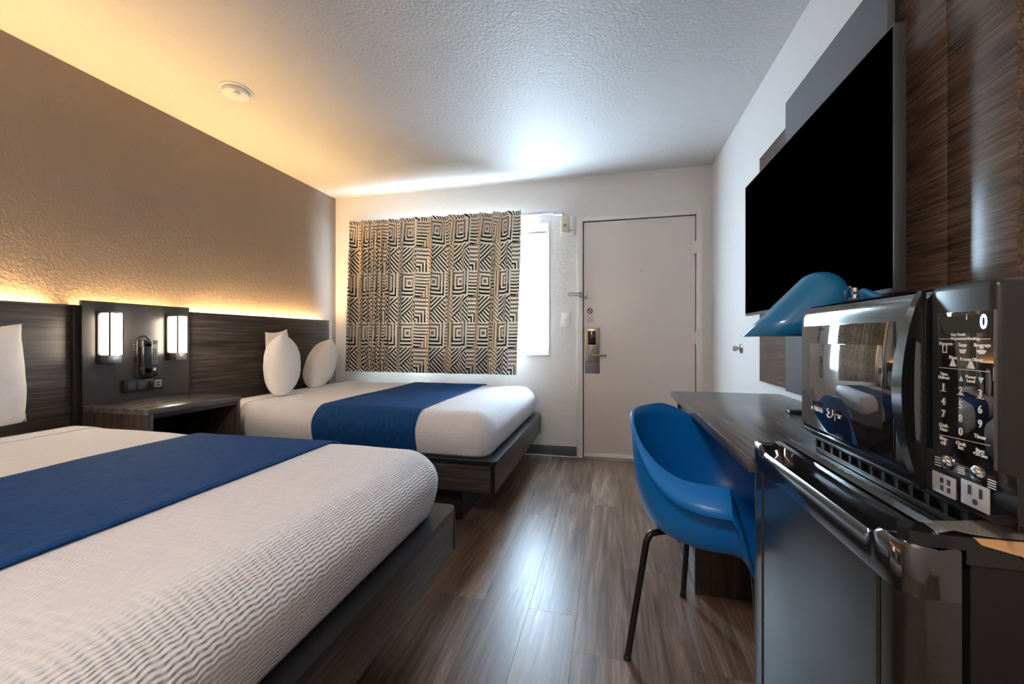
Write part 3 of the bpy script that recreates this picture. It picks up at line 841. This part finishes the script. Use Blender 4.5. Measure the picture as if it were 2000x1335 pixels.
# ================================================================== TV WALL
wp = thing('wood_panel', 'brown wood-grain panel on the right wall behind the television', 'panel', (XR, 1.7, 0.80))
WPX = 0.776
box('board', (WPX, 1.183, 0.803), (XR - 0.001, 2.43, 1.985), 'panel_wood', wp, 0.001)
box('board', (WPX, 1.012, 0.803), (XR - 0.001, 1.181, 1.985), 'panel_wood', wp, 0.001)
mp = thing('media_panel', 'flat grey panel between the television and the wood panel', 'panel', (0.757, 1.8, 0.80))
MPX = 0.738
pe = onx(1733, 30, MPX).y; pf = onx(1534, 232, MPX).y
box('panel_face', (MPX, pe, 0.803), (MPX + 0.018, pf, 2.045), 'panel_grey', mp, 0.001)
box('panel_core', (MPX + 0.018, pe + 0.02, 0.82), (WPX - 0.0005, pf - 0.02, 2.02), 'void', mp)
TX = 0.700
t0, t1 = 1.232, 2.404
tv = thing('television', 'large black flat-screen television on the right wall', 'television', (TX, 1.82, 1.15))
box('screen', (TX - 0.0005, t0 + 0.006, 1.160), (TX + 0.001, t1 - 0.004, 1.824), 'screen', tv)
box('bezel', (TX, t0, 1.148), (TX + 0.026, t1, 1.829), 'tv_bezel', tv, 0.0015)
box('housing', (TX + 0.026, t0 + 0.18, 1.20), (MPX, t1 - 0.45, 1.60), 'black_plastic', tv, 0.0)

# ================================================================== DESK
dk = thing('desk', 'grey-brown wood desk along the right wall', 'desk', (0.55, 1.63, 0))
DZ = 0.760
box('desktop', (0.305, 1.020, DZ - 0.030), (XR - 0.001, 2.232, DZ), 'desk_wood', dk, 0.0015)
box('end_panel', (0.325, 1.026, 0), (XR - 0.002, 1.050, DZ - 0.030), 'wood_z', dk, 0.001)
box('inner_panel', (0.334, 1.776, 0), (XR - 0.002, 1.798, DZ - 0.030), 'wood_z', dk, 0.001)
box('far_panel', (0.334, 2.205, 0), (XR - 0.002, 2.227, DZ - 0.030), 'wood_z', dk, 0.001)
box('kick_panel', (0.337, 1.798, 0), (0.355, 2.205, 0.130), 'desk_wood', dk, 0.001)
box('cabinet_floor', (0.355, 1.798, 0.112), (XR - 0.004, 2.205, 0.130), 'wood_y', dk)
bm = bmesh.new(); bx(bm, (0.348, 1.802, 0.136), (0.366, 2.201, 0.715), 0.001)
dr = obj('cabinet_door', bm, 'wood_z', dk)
box('modesty_panel', (0.765, 1.050, 0.30), (0.783, 1.776, DZ - 0.030), 'wood_y', dk)
rc = onz(1537, 804, DZ + 0.004)
bm = bmesh.new()
bx(bm, (rc.x, rc.y - 0.022, DZ + 0.0005), (rc.x + 0.135, rc.y + 0.020, DZ + 0.014), 0.004)
rcx = thing('remote_control', 'slim dark remote lying flat on the desk beside the microwave', 'remote', (rc.x, rc.y, DZ))
obj('body', bm, 'black_plastic', rcx)
bm = bmesh.new()
for i in range(6):
    for j in range(2): bx(bm, (rc.x + 0.02 + i * 0.017, rc.y - 0.012 + j * 0.016, DZ + 0.014), (rc.x + 0.030 + i * 0.017, rc.y - 0.004 + j * 0.016, DZ + 0.0155))
obj('buttons', bm, 'grey_print', rcx)

# desk lamp
LY = 1.33
dl = thing('desk_lamp', 'blue desk lamp with tilted cylinder shade in front of the television', 'lamp', (0.66, 1.13, DZ))
ce = Vector((0.578, LY, 1.153)); axd = Vector((-0.682, 0, -0.731)).normalized(); rl = 0.066; cutz = 1.037
bm = bmesh.new(); n = 48
ux = Vector((0, 1, 0)); uy = axd.cross(ux)
rings = []
for k in range(1, 11):
    a = PI / 2 * k / 10
    rings.append([ce - axd * rl * math.cos(a) + (ux * math.cos(2 * PI * i / n) + uy * math.sin(2 * PI * i / n)) * rl * math.sin(a) for i in range(n)])
last = []
for i in range(n):
    p = ce + (ux * math.cos(2 * PI * i / n) + uy * math.sin(2 * PI * i / n)) * rl
    last.append(p + axd * ((cutz - p.z) / axd.z))
rings += [[a.lerp(b_, t) for a, b_ in zip(rings[-1], last)] for t in (0.33, 0.66, 1.0)]
tip = bm.verts.new(ce - axd * rl)
VR = [[bm.verts.new(p) for p in rg] for rg in rings]
for i in range(n): bm.faces.new((tip, VR[0][i], VR[0][(i + 1) % n]))
for a, b_ in zip(VR, VR[1:]):
    for i in range(n): bm.faces.new((a[i], b_[i], b_[(i + 1) % n], a[(i + 1) % n]))
so = obj('lamp_shade', bm, 'blue_lamp', dl, smooth=60)
md = so.modifiers.new('thickness', 'SOLIDIFY'); md.thickness = 0.002; md.offset = -1
bm = bmesh.new(); cyl(bm, ce - axd * 0.02, ce + axd * 0.045, 0.016, n=16); lathe(bm, ce + axd * 0.045, axd, [(0.016, 0), (0.026, 0.02), (0.028, 0.035), (0.018, 0.05), (0, 0.055)], 20)
obj('bulb', bm, 'white_plastic', dl)
bm = bmesh.new(); tube(bm, [ce + Vector((0.055, -0.035, 0.016)), (0.638, 1.272, 1.150)], 0.006, 10); cyl(bm, (0.638, 1.282, 1.138), (0.638, 1.282, 1.166), 0.010, n=14)
obj('pivot', bm, 'chrome', dl)
bm = bmesh.new(); tube(bm, [(0.656, 1.276, 1.152), (0.664, 1.13, 1.093)], 0.0135, 14)
obj('arm', bm, 'blue_lamp', dl)
bm = bmesh.new(); tube(bm, smooth_path([(0.664, 1.13, 1.093), (0.664, 1.115, 1.07), (0.664, 1.11, 1.03), (0.664, 1.11, DZ + 0.01)], 6), 0.011, 14)
obj('stem', bm, 'blue_lamp', dl)
bm = bmesh.new(); lathe(bm, (0.664, 1.115, DZ), (0, 0, 1), [(0, 0), (0.080, 0), (0.082, 0.006), (0.076, 0.014), (0, 0.016)], 36)
obj('base', bm, 'blue_lamp', dl)

# ================================================================== CHAIR
def make_chair():
    fa = math.radians(-31)                    # facing direction in plan
    fv = Vector((math.cos(fa), math.sin(fa), 0)); lv = Vector((-math.sin(fa), math.cos(fa), 0))
    Cc = Vector((0.345, 1.452, 0))
    ch = thing('armchair', 'blue moulded plastic armchair with black metal legs at the desk', 'chair', Cc)
    W = lambda f_, l_, z_: Cc + fv * f_ + lv * l_ + Vector((0, 0, z_))
    NT, NR = 96, 30
    def sm(a, b, x_):
        t = min(max((x_ - a) / (b - a), 0), 1); return t * t * (3 - 2 * t)
    def prof(th, t):
        """th 0 = front, pi = back"""
        a = abs((th + PI) % (2 * PI) - PI)          # 0..pi from the front
        # rim height: seat front, then arms, then the back
        h = 0.432 + (0.638 - 0.432) * sm(math.radians(47), math.radians(68), a) + (0.778 - 0.638) * sm(math.radians(85), math.radians(160), a)
        rim_x = 0.255 if a > PI / 2 else 0.235
        R = 1.0 / math.sqrt((math.cos(a) / (0.262 if a > PI / 2 else 0.250)) ** 2 + (math.sin(a) / 0.292) ** 2)
        seat = 0.425
        k = sm(math.radians(47), math.radians(68), a)
        # bowl: flat seat to ~60% radius, then turned up to the rim
        rb = 0.70 * R
        if t < 0.5:
            r = rb * (t / 0.5); z = seat + 0.012 * (t / 0.5) ** 2 * (1 if k > 0.5 else 0.2)
        else:
            q = (t - 0.5) / 0.5
            ang = q * PI / 2
            side_r = rb + (R - rb) * (math.sin(ang) ** 0.75 if q < 1 else 1)
            side_z = seat + 0.012 + (h - seat - 0.012) * (1 - math.cos(ang)) ** 0.9
            fr_r = rb + (R * 0.98 - rb) * q; fr_z = seat + 0.002 - 0.045 * q ** 2
            r = fr_r + (side_r - fr_r) * k; z = fr_z + (side_z - fr_z) * k
        return r, z, k, R, h
    bm = bmesh.new(); rings = []
    for it in range(1, NR + 1):
        t = it / NR; ring = []
        for i in range(NT):
            thh = 2 * PI * i / NT; r, z, k, R, h = prof(thh, t)
            ring.append(bm.verts.new(W(r * math.cos(thh), r * math.sin(thh), z)))
        rings.append(ring)
    # flared lip along the arms, fading out towards the back
    for q in range(1, 5):
        ring = []
        for i in range(NT):
            thh = 2 * PI * i / NT; r, z, k, R, h = prof(thh, 1.0)
            a = abs((thh + PI) % (2 * PI) - PI)
            flare = 0.074 * sm(math.radians(52), math.radians(66), a) * (1 - 0.95 * sm(math.radians(72), math.radians(135), a)) + 0.004
            u_ = q / 4
            rr = r + flare * 0.72 * u_; zz = z + 0.004 * k * math.sin(u_ * PI) - flare * (0.55 * u_ + 0.20 * u_ * u_)
            ring.append(bm.verts.new(W(rr * math.cos(thh), rr * math.sin(thh), zz)))
        rings.append(ring)
    cvx = bm.verts.new(W(0, 0, 0.425))
    for i in range(NT): bm.faces.new((cvx, rings[0][i], rings[0][(i + 1) % NT]))
    for a, b_ in zip(rings, rings[1:]):
        for i in range(NT): bm.faces.new((a[i], b_[i], b_[(i + 1) % NT], a[(i + 1) % NT]))
    so = obj('seat_shell', bm, 'blue_chair', ch, smooth=48)
    md = so.modifiers.new('thickness', 'SOLIDIFY'); md.thickness = 0.007; md.offset = 0
    # legs
    feet = [(-0.205, -0.222), (-0.205, 0.222), (0.185, -0.215), (0.185, 0.215)]
    for f_, l_ in feet:
        bm = bmesh.new()
        sf, sl = f_ / abs(f_), l_ / abs(l_)
        tube(bm, smooth_path([W(f_ * 0.35, l_ * 0.30, 0.408), W(f_ * 0.70, l_ * 0.68, 0.404), W(f_ * 0.78, l_ * 0.78, 0.385), W(f_ * 0.82, l_ * 0.82, 0.33), W(f_, l_, 0.004)], 6), 0.0105, 12)
        lg = obj('leg', bm, 'black_metal', ch)
        bm = bmesh.new(); lathe(bm, W(f_, l_, 0), (0, 0, 1), [(0, 0), (0.0125, 0), (0.0125, 0.012), (0.010, 0.016), (0, 0.016)], 16)
        g = obj('foot_glide', bm, 'black_plastic', None); g.parent = lg; g.matrix_parent_inverse = Matrix.Translation(-Cc) @ Matrix.Identity(4)
        g.matrix_parent_inverse = Matrix.Identity(4)
    bm = bmesh.new(); lathe(bm, W(0, 0, 0.400), (0, 0, 1), [(0, 0), (0.085, 0), (0.085, 0.012), (0, 0.014)], 28); obj('mount_plate', bm, 'black_metal', ch)
make_chair()

# ================================================================== FRIDGE
FX = 0.313; FY0, FY1, FZ = 0.536, 1.006, 0.8135
fr = thing('mini_fridge', 'black mini fridge beside the desk', 'fridge', (0.55, 0.77, 0))
DT = 0.052   # door thickness
M['case_black'] = simple('matt_black_metal_case', (0.008, 0.0075, 0.007), 0.4, spec=0.3)
box('cabinet', (FX + DT + 0.010, FY0 + 0.004, 0.03), (XR - 0.02, FY1 - 0.004, FZ - 0.022), 'case_black', fr, 0.004)
box('gasket', (FX + DT, FY0 + 0.014, 0.06), (FX + DT + 0.010, FY1 - 0.014, FZ - 0.04), 'void', fr)
# worktop with raised front edge
bm = bmesh.new()
prism(bm, [(FX + DT + 0.004, FY0, FZ - 0.022), (FX + DT + 0.004, FY0, FZ - 0.006), (FX + DT + 0.010, FY0, FZ), (FX + DT + 0.018, FY0, FZ - 0.001), (FX + DT + 0.024, FY0, FZ - 0.006), (XR - 0.02, FY0, FZ - 0.006), (XR - 0.02, FY0, FZ - 0.022)], (0, FY1 - FY0, 0))
obj('worktop', bm, 'black_gloss', fr)
# door: panel with side channels
bm = bmesh.new()
def door_profile(z0, z1, inset):
    pts = []
    y0, y1, x0, x1, r = FY0 + inset, FY1 - inset, FX + inset, FX + DT, 0.022
    pts.append((x1, y0))
    pts += [(x0 + r - r * math.sin(a), y0 + r - r * math.cos(a)) for a in [PI / 2 * k / 8 for k in range(0, 9)]]
    # groove near side
    g0 = 0.038
    pts += [(x0, y0 + g0), (x0 + 0.004, y0 + g0 + 0.002), (x0 + 0.004, y0 + g0 + 0.010), (x0 + 0.001, y0 + g0 + 0.012)]
    pts += [(x0 + 0.001, y1 - g0 - 0.012), (x0 + 0.004, y1 - g0 - 0.010), (x0 + 0.004, y1 - g0 - 0.002), (x0, y1 - g0)]
    rr = 0.008
    pts += [(x0 + rr - rr * math.cos(a), y1 - rr + rr * math.sin(a)) for a in [PI / 2 * k / 5 for k in range(0, 6)]]
    pts.append((x1, y1))
    return [(a, b_, z0) for a, b_ in pts]
prism(bm, door_profile(0.05, 0, 0.0), (0, 0, FZ - 0.012 - 0.052 - 0.05))
obj('door', bm, 'fridge', fr, smooth=25)
# glossy top trim with scooped finger pull
bm = bmesh.new(); NYs = 60
zt0, zt1 = FZ - 0.064, FZ - 0.006
rows = []
for i in range(NYs + 1):
    y = FY0 + (FY1 - FY0) * i / NYs
    e0 = min(max((y - FY0 - 0.045) / 0.02, 0), 1); e1 = min(max((FY1 - 0.030 - y) / 0.02, 0), 1)
    s_ = (e0 * e0 * (3 - 2 * e0)) * (e1 * e1 * (3 - 2 * e1))
    round_near = max(0, 1 - (y - FY0) / 0.022); rx_ = 0.022 * (1 - math.sqrt(max(0, 1 - round_near ** 2)))
    xf = FX + rx_
    dep = 0.040 * s_
    prf = [(FX + DT, zt0), (xf, zt0), (xf - 0.001, zt0 + 0.010), (xf - 0.001, zt1 - 0.006 - 0.012 * s_), (xf + 0.003, zt1 - 0.002 - 0.012 * s_), (xf + 0.008, zt1 - 0.003 - 0.014 * s_),
           (min(xf + 0.014, FX + DT - 0.02), zt1 - 0.004 - dep), (FX + DT - 0.016, zt1 - 0.003 - dep), (FX + DT - 0.012, zt1 - 0.002), (FX + DT - 0.004, zt1), (FX + DT, zt1 - 0.003)]
    rows.append([bm.verts.new((a, y, b_)) for a, b_ in prf])
for a, b_ in zip(rows, rows[1:]):
    for k in range(len(a)): bm.faces.new((a[k], a[(k + 1) % len(a)], b_[(k + 1) % len(a)], b_[k]))
bm.faces.new(rows[0]); bm.faces.new(rows[-1][::-1])
obj('handle_trim', bm, 'appliance_gloss', fr, smooth=50)
box('bottom_trim', (FX, FY0, 0.03), (FX + DT, FY1, 0.05), 'black_gloss', fr, 0.004)
for fx_, fy_ in ((0.40, FY0 + 0.04), (0.40, FY1 - 0.04), (0.74, FY0 + 0.04), (0.74, FY1 - 0.04)):
    bm = bmesh.new(); cyl(bm, (fx_, fy_, 0), (fx_, fy_, 0.03), 0.016, n=16); obj('foot', bm, 'black_plastic', fr)
# hinge cover on the near corner
bm = bmesh.new()
prism(bm, [(FX + 0.012, FY0 + 0.030, FZ - 0.006), (FX + 0.004, FY0 + 0.018, FZ - 0.006), (FX + 0.008, FY0 + 0.004, FZ - 0.006), (FX + 0.022, FY0 - 0.002, FZ - 0.006), (FX + 0.150, FY0 - 0.002, FZ - 0.006), (FX + 0.150, FY0 + 0.034, FZ - 0.006)], (0, 0, 0.014))
obj('hinge_cover', bm, 'black_gloss', fr)
bm = bmesh.new()
prism(bm, [(FX + 0.060, FY0 - 0.0045, FZ + 0.0085), (FX + 0.128, FY0 - 0.0045, FZ + 0.0085), (FX + 0.132, FY0 - 0.0045, FZ + 0.005), (FX + 0.132, FY0 - 0.0045, FZ - 0.012), (FX + 0.105, FY0 - 0.0045, FZ - 0.012), (FX + 0.100, FY0 - 0.0045, FZ - 0.006), (FX + 0.066, FY0 - 0.0045, FZ + 0.002)], (0, 0.003, 0))
obj('hinge_shim', bm, 'tan_plastic', fr, label='tan plastic shim')
bm = bmesh.new(); tp = []
for i in range(13):
    xx = FX + 0.030 + 0.20 * i / 12
    tp.append((bm.verts.new((xx, FY0 - 0.001 + 0.004 * math.sin(i), FZ + 0.0095 + 0.003 * max(0, math.sin(i * 1.7)))), bm.verts.new((xx + 0.004, FY0 + 0.030 + 0.006 * math.sin(i * 0.9), FZ + 0.0095 + 0.008 * max(0, math.sin(i * 0.55 - 1))))))
for a, b_ in zip(tp, tp[1:]): bm.faces.new((a[0], b_[0], b_[1], a[1]))
obj('clear_tape', bm, 'tape', fr)

# ================================================================== MICROWAVE
MX = 0.385; MY0, MY1, MZ0, MZ1 = 0.5235, 0.983, 0.838, 1.096
mw = thing('microwave', 'black microwave oven on top of the mini fridge', 'microwave', (0.58, 0.75, FZ))
# slotted stand
bm = bmesh.new()
sx0 = 0.400; 
bx(bm, (sx0, MY0 + 0.055, FZ - 0.0055), (sx0 + 0.010, MY1 - 0.045, FZ + 0.003), 0.001)
bx(bm, (sx0, MY0 + 0.055, FZ + 0.017), (sx0 + 0.010, MY1 - 0.045, MZ0 - 0.001), 0.001)
ns_ = 12
for i in range(ns_ + 1):
    yy = MY0 + 0.055 + (MY1 - MY0 - 0.100 - 0.006) * i / ns_
    bx(bm, (sx0, yy, FZ + 0.003), (sx0 + 0.008, yy + 0.006, FZ + 0.017))
obj('vent_stand', bm, 'black_plastic', mw)
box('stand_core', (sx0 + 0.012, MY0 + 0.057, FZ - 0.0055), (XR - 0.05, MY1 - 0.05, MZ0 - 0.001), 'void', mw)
box('case', (MX + 0.040, MY0, MZ0), (XR - 0.03, MY1 - 0.004, MZ1 - 0.002), 'case_black', mw, 0.006, seg=3, label='matt black case')
CY = onx(1812, 800, MX).y       # seam between door and control panel
DY0 = CY + 0.003
# bowed door: front surface bulges slightly to -X
def bow(y):
    t = (y - DY0) / (MY1 - DY0); return 0.010 * math.sin(PI * min(max(t, 0), 1)) ** 0.7 * (1 if t < 0.5 else 1)
def edge_round(y):
    q = max(0, (y - (MY1 - 0.030)) / 0.030); return 0.030 * (1 - math.sqrt(max(0, 1 - min(q, 1) ** 2)))
bm = bmesh.new(); rows = []; NYd, NZd = 44, 30
for i in range(NYd + 1):
    y = DY0 + (MY1 - DY0) * i / NYd; row = []
    for k in range(NZd + 1):
        t = k / NZd; z = MZ0 + (MZ1 - MZ0) * t
        er = 0.018 * (1 - math.sqrt(max(0, 1 - max(0, (t - 0.88) / 0.12) ** 2))) + 0.014 * (1 - math.sqrt(max(0, 1 - max(0, (0.08 - t) / 0.08) ** 2)))
        row.append(bm.verts.new((MX + edge_round(y) + er, y, z)))
    rows.append(row)
back = [[bm.verts.new((MX + 0.040, DY0 if i == 0 else MY1, MZ0 if k == 0 else MZ1)) for k in (0, 1)] for i in (0, 1)]
for a, b_ in zip(rows, rows[1:]):
    for k in range(NZd): bm.faces.new((a[k], b_[k], b_[k + 1], a[k + 1]))
bm.faces.new([r[0] for r in rows][::-1] + [back[0][0], back[1][0]]) if False else None
bm.faces.new([rows[i][0] for i in range(NYd + 1)] + [back[1][0], back[0][0]])
bm.faces.new([rows[i][NZd] for i in range(NYd, -1, -1)] + [back[0][1], back[1][1]])
bm.faces.new([rows[0][k] for k in range(NZd, -1, -1)] + [back[0][0], back[0][1]])
bm.faces.new([rows[NYd][k] for k in range(NZd + 1)] + [back[1][1], back[1][0]])
bm.faces.new((back[0][0], back[1][0], back[1][1], back[0][1]))
dr = obj('door', bm, 'appliance_gloss', mw, smooth=40)
# glass panel with inner window
g0 = onx(1748, 700, MX).y; g1 = MY1 - 0.026
box('glass_panel', (MX - 0.0015, g0, MZ0 + 0.022), (MX + 0.002, g1, MZ1 - 0.040), 'oven_glass', mw, 0.001)
M['mesh_screen'] = simple('grey_perforated_screen_glass', (0.05, 0.05, 0.053), 0.04)
M['mesh_screen'].node_tree.nodes['Principled BSDF'].inputs['IOR'].default_value = 3.2
iw0 = onx(1726, 700, MX).y; iw1 = onx(1584, 700, MX).y
box('viewing_window', (MX - 0.0022, iw0, MZ0 + 0.062), (MX - 0.001, iw1, MZ1 - 0.074), 'mesh_screen', mw, 0.0004, label='grey viewing window')
# bowed handle
bm = bmesh.new(); NH = 30; rows = []
hy0, hy1 = DY0 + 0.001, onx(1752, 700, MX - 0.02).y
for k in range(NH + 1):
    t = k / NH; z = MZ0 + 0.002 + (MZ1 - 0.006 - MZ0) * t
    w_ = math.sin(PI * t) ** 0.8
    yl = hy0 + 0.008 + (hy1 - hy0 - 0.008) * w_
    xo = MX - 0.004 - 0.026 * w_
    rows.append([bm.verts.new(p) for p in ((MX + 0.001, hy0, z), (MX - 0.003, hy0, z), (MX - 0.004 - 0.006 * w_, hy0 * 0.6 + yl * 0.4 - 0.004, z), (xo + 0.002, yl - 0.006 - 0.016 * w_, z), (xo + 0.003 * w_, yl - 0.001, z), (MX + 0.001, yl + 0.001, z))])
for a, b_ in zip(rows, rows[1:]):
    for k in range(6): bm.faces.new((a[k], a[(k + 1) % 6], b_[(k + 1) % 6], b_[k]))
bm.faces.new(rows[0]); bm.faces.new(rows[-1][::-1])
obj('handle', bm, 'appliance_gloss', mw, smooth=40)
# control panel
pnl = box('control_panel', (MX + 0.001, MY0 + 0.002, MZ0 + 0.001), (MX + 0.040, CY, MZ1 - 0.001), 'black_plastic', mw, 0.008, seg=4)
ky0 = onx(1942, 700, MX).y; ky1 = onx(1832, 700, MX).y
kz1 = onx(1880, 608, MX).z
box('keypad', (MX - 0.0006, ky0, MZ0 + 0.052), (MX + 0.003, ky1, kz1), 'oven_glass', mw, 0.0005)
def pt(x, y): p = onx(x, y, MX - 0.0010); return p
box('display', (MX - 0.0009, ky0 + 0.006, pt(1880, 650).z), (MX - 0.0005, ky1 - 0.006, pt(1880, 616).z), 'black_gloss', mw)
bm = bmesh.new(); text_into(bm, '0', pt(1921, 629), 0.0215, 'right', 0.8, 0.0004); obj('display_digit', bm, 'digit_glow', mw, smooth=0)
bm = bmesh.new(); text_into(bm, 'i', pt(1888, 619), 0.010, 'right'); obj('display_mark', bm, 'white_print', mw, smooth=0)
bm = bmesh.new()
for t, x_, y_, sz in (('1', 1842, 756, .012), ('2', 1876, 763, .012), ('3', 1914, 769, .012), ('4', 1842, 784, .012), ('5', 1876, 791, .012), ('6', 1914, 800, .012),
                      ('7', 1842, 808, .012), ('8', 1876, 817, .012), ('9', 1914, 828, .012), ('0', 1876, 843, .012)):
    text_into(bm, t, pt(x_, y_), sz, 'right', 0.9, 0.0002)
obj('key_digits', bm, 'white_print', mw, smooth=0)
bm = bmesh.new()
for t, x_, y_, sz in (('Easy Touch', 1871, 653, .0042), ('Programmed Cooking', 1884, 661, .0042), ('Popcorn', 1847, 671, .0055), ('Soup', 1880, 673, .0055), ('Beverage', 1918, 674, .0055),
                      ('Pizza', 1861, 698, .0055), ('Frozen Dinner', 1898, 702, .0052), ('Time', 1843, 730, .005), ('Defrost', 1843, 737, .005), ('Power', 1896, 736, .005), ('Level', 1896, 744, .005),
                      ('Cook', 1842, 830, .0055), ('Time', 1842, 838, .0055), ('Timer', 1914, 853, .0060), ('Stop', 1842, 856, .0055), ('Off', 1842, 865, .0055),
                      ('Clock', 1876, 866, .0055), ('Set', 1876, 874, .0055), ('Start', 1914, 880, .0055), ('+30 Sec', 1914, 888, .0055)):
    text_into(bm, t, pt(x_, y_), sz, 'right', 1.0, 0.0001)
for x_, y_ in ((1842, 762.5), (1876, 770), (1914, 777)): text_into(bm, '-----', pt(x_, y_), .006, 'right')
obj('key_labels', bm, 'white_print', mw, smooth=0, kind='stuff')
bm = bmesh.new()
# icons: cup, bowl, mug, pizza slice, dinner tray
def poly2(cx, cy, pts, s=0.0042):
    c_ = pt(cx, cy); bm.faces.new([bm.verts.new(c_ + Vector((0, -a * s, b_ * s))) for a, b_ in pts])
for cx, cy in ((1845, 681),): poly2(cx, cy, [(-.8, 1.1), (-.5, 1.1), (-.5, -.8), (.5, -.8), (.5, 1.1), (.8, 1.1), (.8, -1.1), (-.8, -1.1)])
poly2(1880, 683, [(-1.2, .2), (1.2, .2), (.9, -.7), (.4, -1), (-.4, -1), (-.9, -.7)]); poly2(1880, 681, [(-.9, .5), (-.5, 1), (.5, 1), (.9, .5)])
poly2(1917, 685, [(-1.5, 0), (-.8, -.8), (.8, -.8), (1.5, 0), (.8, .3), (-.8, .3)]); poly2(1917, 682, [(-.7, .2), (-.3, .9), (.3, .9), (.7, .2)])
poly2(1861, 708, [(-1.2, -1), (1.2, -1), (.2, 1.2), (-.2, 1.2)]); poly2(1896, 712, [(-1.3, -1), (1.3, -1), (.4, .9), (-.4, .9)])
obj('key_icons', bm, 'white_print', mw, smooth=0)
for zy in (661.5, 717, 848):
    bm = bmesh.new()
    a, b_ = pt(1834, zy), pt(1934, zy + (0 if zy < 700 else 9 if zy < 800 else 22))
    bm.faces.new([bm.verts.new(p) for p in (a + Vector((0, 0, .0003)), a - Vector((0, 0, .0003)), b_ - Vector((0, 0, .0003)), b_ + Vector((0, 0, .0003)))])
    obj('divider_line', bm, 'white_print', mw, smooth=0)

bm = bmesh.new(); poly2(1877, 738, [(-.8, -.8), (.8, -.8), (0, .8)]); poly2(1916, 743, [(-.8, .8), (.8, .8), (0, -.8)]); obj('arrow_print', bm, 'blue_print', mw, smooth=0)
# lower sockets
def pr(name, x0, y0, x1, y1, mat, th_=0.002, off=0.0):
    a, b_ = onx(x0, y0, MX), onx(x1, y1, MX)
    return box(name, (MX - off - th_, min(a.y, b_.y), min(a.z, b_.z)), (MX - off + 0.001, max(a.y, b_.y), max(a.z, b_.z)), mat, mw, 0.0004)
def rect(name, xc, yc, wy, hz, mat, th_, off=0.0):
    c_ = onx(xc, yc, MX)
    return box(name, (MX - off - th_, c_.y - wy / 2, c_.z - hz / 2), (MX - off + 0.0012, c_.y + wy / 2, c_.z + hz / 2), mat, mw, 0.0004)
rect('socket_panel', 1888, 945, 0.118, 0.052, 'black_gloss', 0.0004)
u_ = rect('usb_socket', 1845, 946, 0.034, 0.024, 'grey_outlet', 0.0015)
bm = bmesh.new(); c_ = onx(1845, 946, MX - 0.0016)
for dy in (0.004, -0.006):
    for dz in (0.004, -0.005): bx(bm, (MX - 0.0022, c_.y + dy - 0.002, c_.z + dz - 0.003), (MX - 0.0012, c_.y + dy + 0.002, c_.z + dz + 0.003))
obj('usb_slot', bm, 'black_print', mw)
rect('power_socket', 1906, 968, 0.035, 0.027, 'grey_outlet', 0.0015)
bm = bmesh.new(); c_ = onx(1906, 968, MX - 0.0016)
for dy in (0.008, -0.006): bx(bm, (MX - 0.0022, c_.y + dy - 0.0017, c_.z - 0.001), (MX - 0.0012, c_.y + dy + 0.0017, c_.z + 0.009))
cyl(bm, (MX - 0.0022, c_.y + 0.001, c_.z - 0.007), (MX - 0.0012, c_.y + 0.001, c_.z - 0.007), 0.003, n=12)
obj('socket_slot', bm, 'black_print', mw)
for x_, y_ in ((1851, 903), (1911, 925)):
    bm = bmesh.new(); c_ = onx(x_, y_, MX); lathe(bm, (MX, c_.y, c_.z), (-1, 0, 0), [(0.0085, 0), (0.0085, 0.002), (0.006, 0.0035), (0, 0.0035)], 24); obj('indicator_button', bm, 'chrome', mw)
for xa_, ya_, st_ in ((1832, 893, 5), (1877, 912, 4), (1937, 938, 5)):
    bm = bmesh.new()
    for i in range(4):
        x_, y_ = xa_, ya_ + i * st_
        c_ = onx(x_, y_, MX - 0.0008); quad(bm, c_ + Vector((0, .005, .0007)), c_ + Vector((0, -.005, .0007)), c_ + Vector((0, -.005, -.0005)), c_ + Vector((0, .005, -.0005)))
    obj('socket_print', bm, 'white_print', mw, smooth=0)
# logo on the door glass
LX = MX - 0.0020
def lg(x_, y_): return onx(x_, y_, LX)
bm = bmesh.new()
text_into(bm, 'MICRO', lg(1597, 789), .0135, 'right', 0.92, 0.0003); text_into(bm, 'FRIDGE', lg(1598, 799), .0125, 'right', 0.78, 0.0003)
for i in range(3):
    c_ = lg(1586, 786 + i * 5); quad(bm, c_ + Vector((0, .0035, .0025)), c_ + Vector((0, -.0035, .0025)), c_ + Vector((0, -.0035, -.0022)), c_ + Vector((0, .0035, -.0022)))
text_into(bm, 'ME', lg(1616.5, 800), .0085, 'right', 0.9, 0.0002); text_into(bm, 'MF', lg(1618, 806), .0070, 'right', 0.9, 0.0002)
arc = [lg(1614.5, 809), lg(1617, 813), lg(1621.5, 815), lg(1625.5, 811), lg(1626.5, 800)]
tube(bm, smooth_path(arc, 5), 0.0011, 6, None)
c_ = lg(1630.5, 808); quad(bm, c_ + Vector((0, .0009, .012)), c_ + Vector((0, -.0009, .012)), c_ + Vector((0, -.0009, -.012)), c_ + Vector((0, .0009, -.012)))
for i, t in enumerate(('MicroFridge', 'SAFE PLUG', 'inside')):
    text_into(bm, t, lg(1638.5, 804.5 + i * 5.2), .0056, 'right', 0.62, 0.0002)
obj('logo_print', bm, 'white_print', mw, smooth=0)
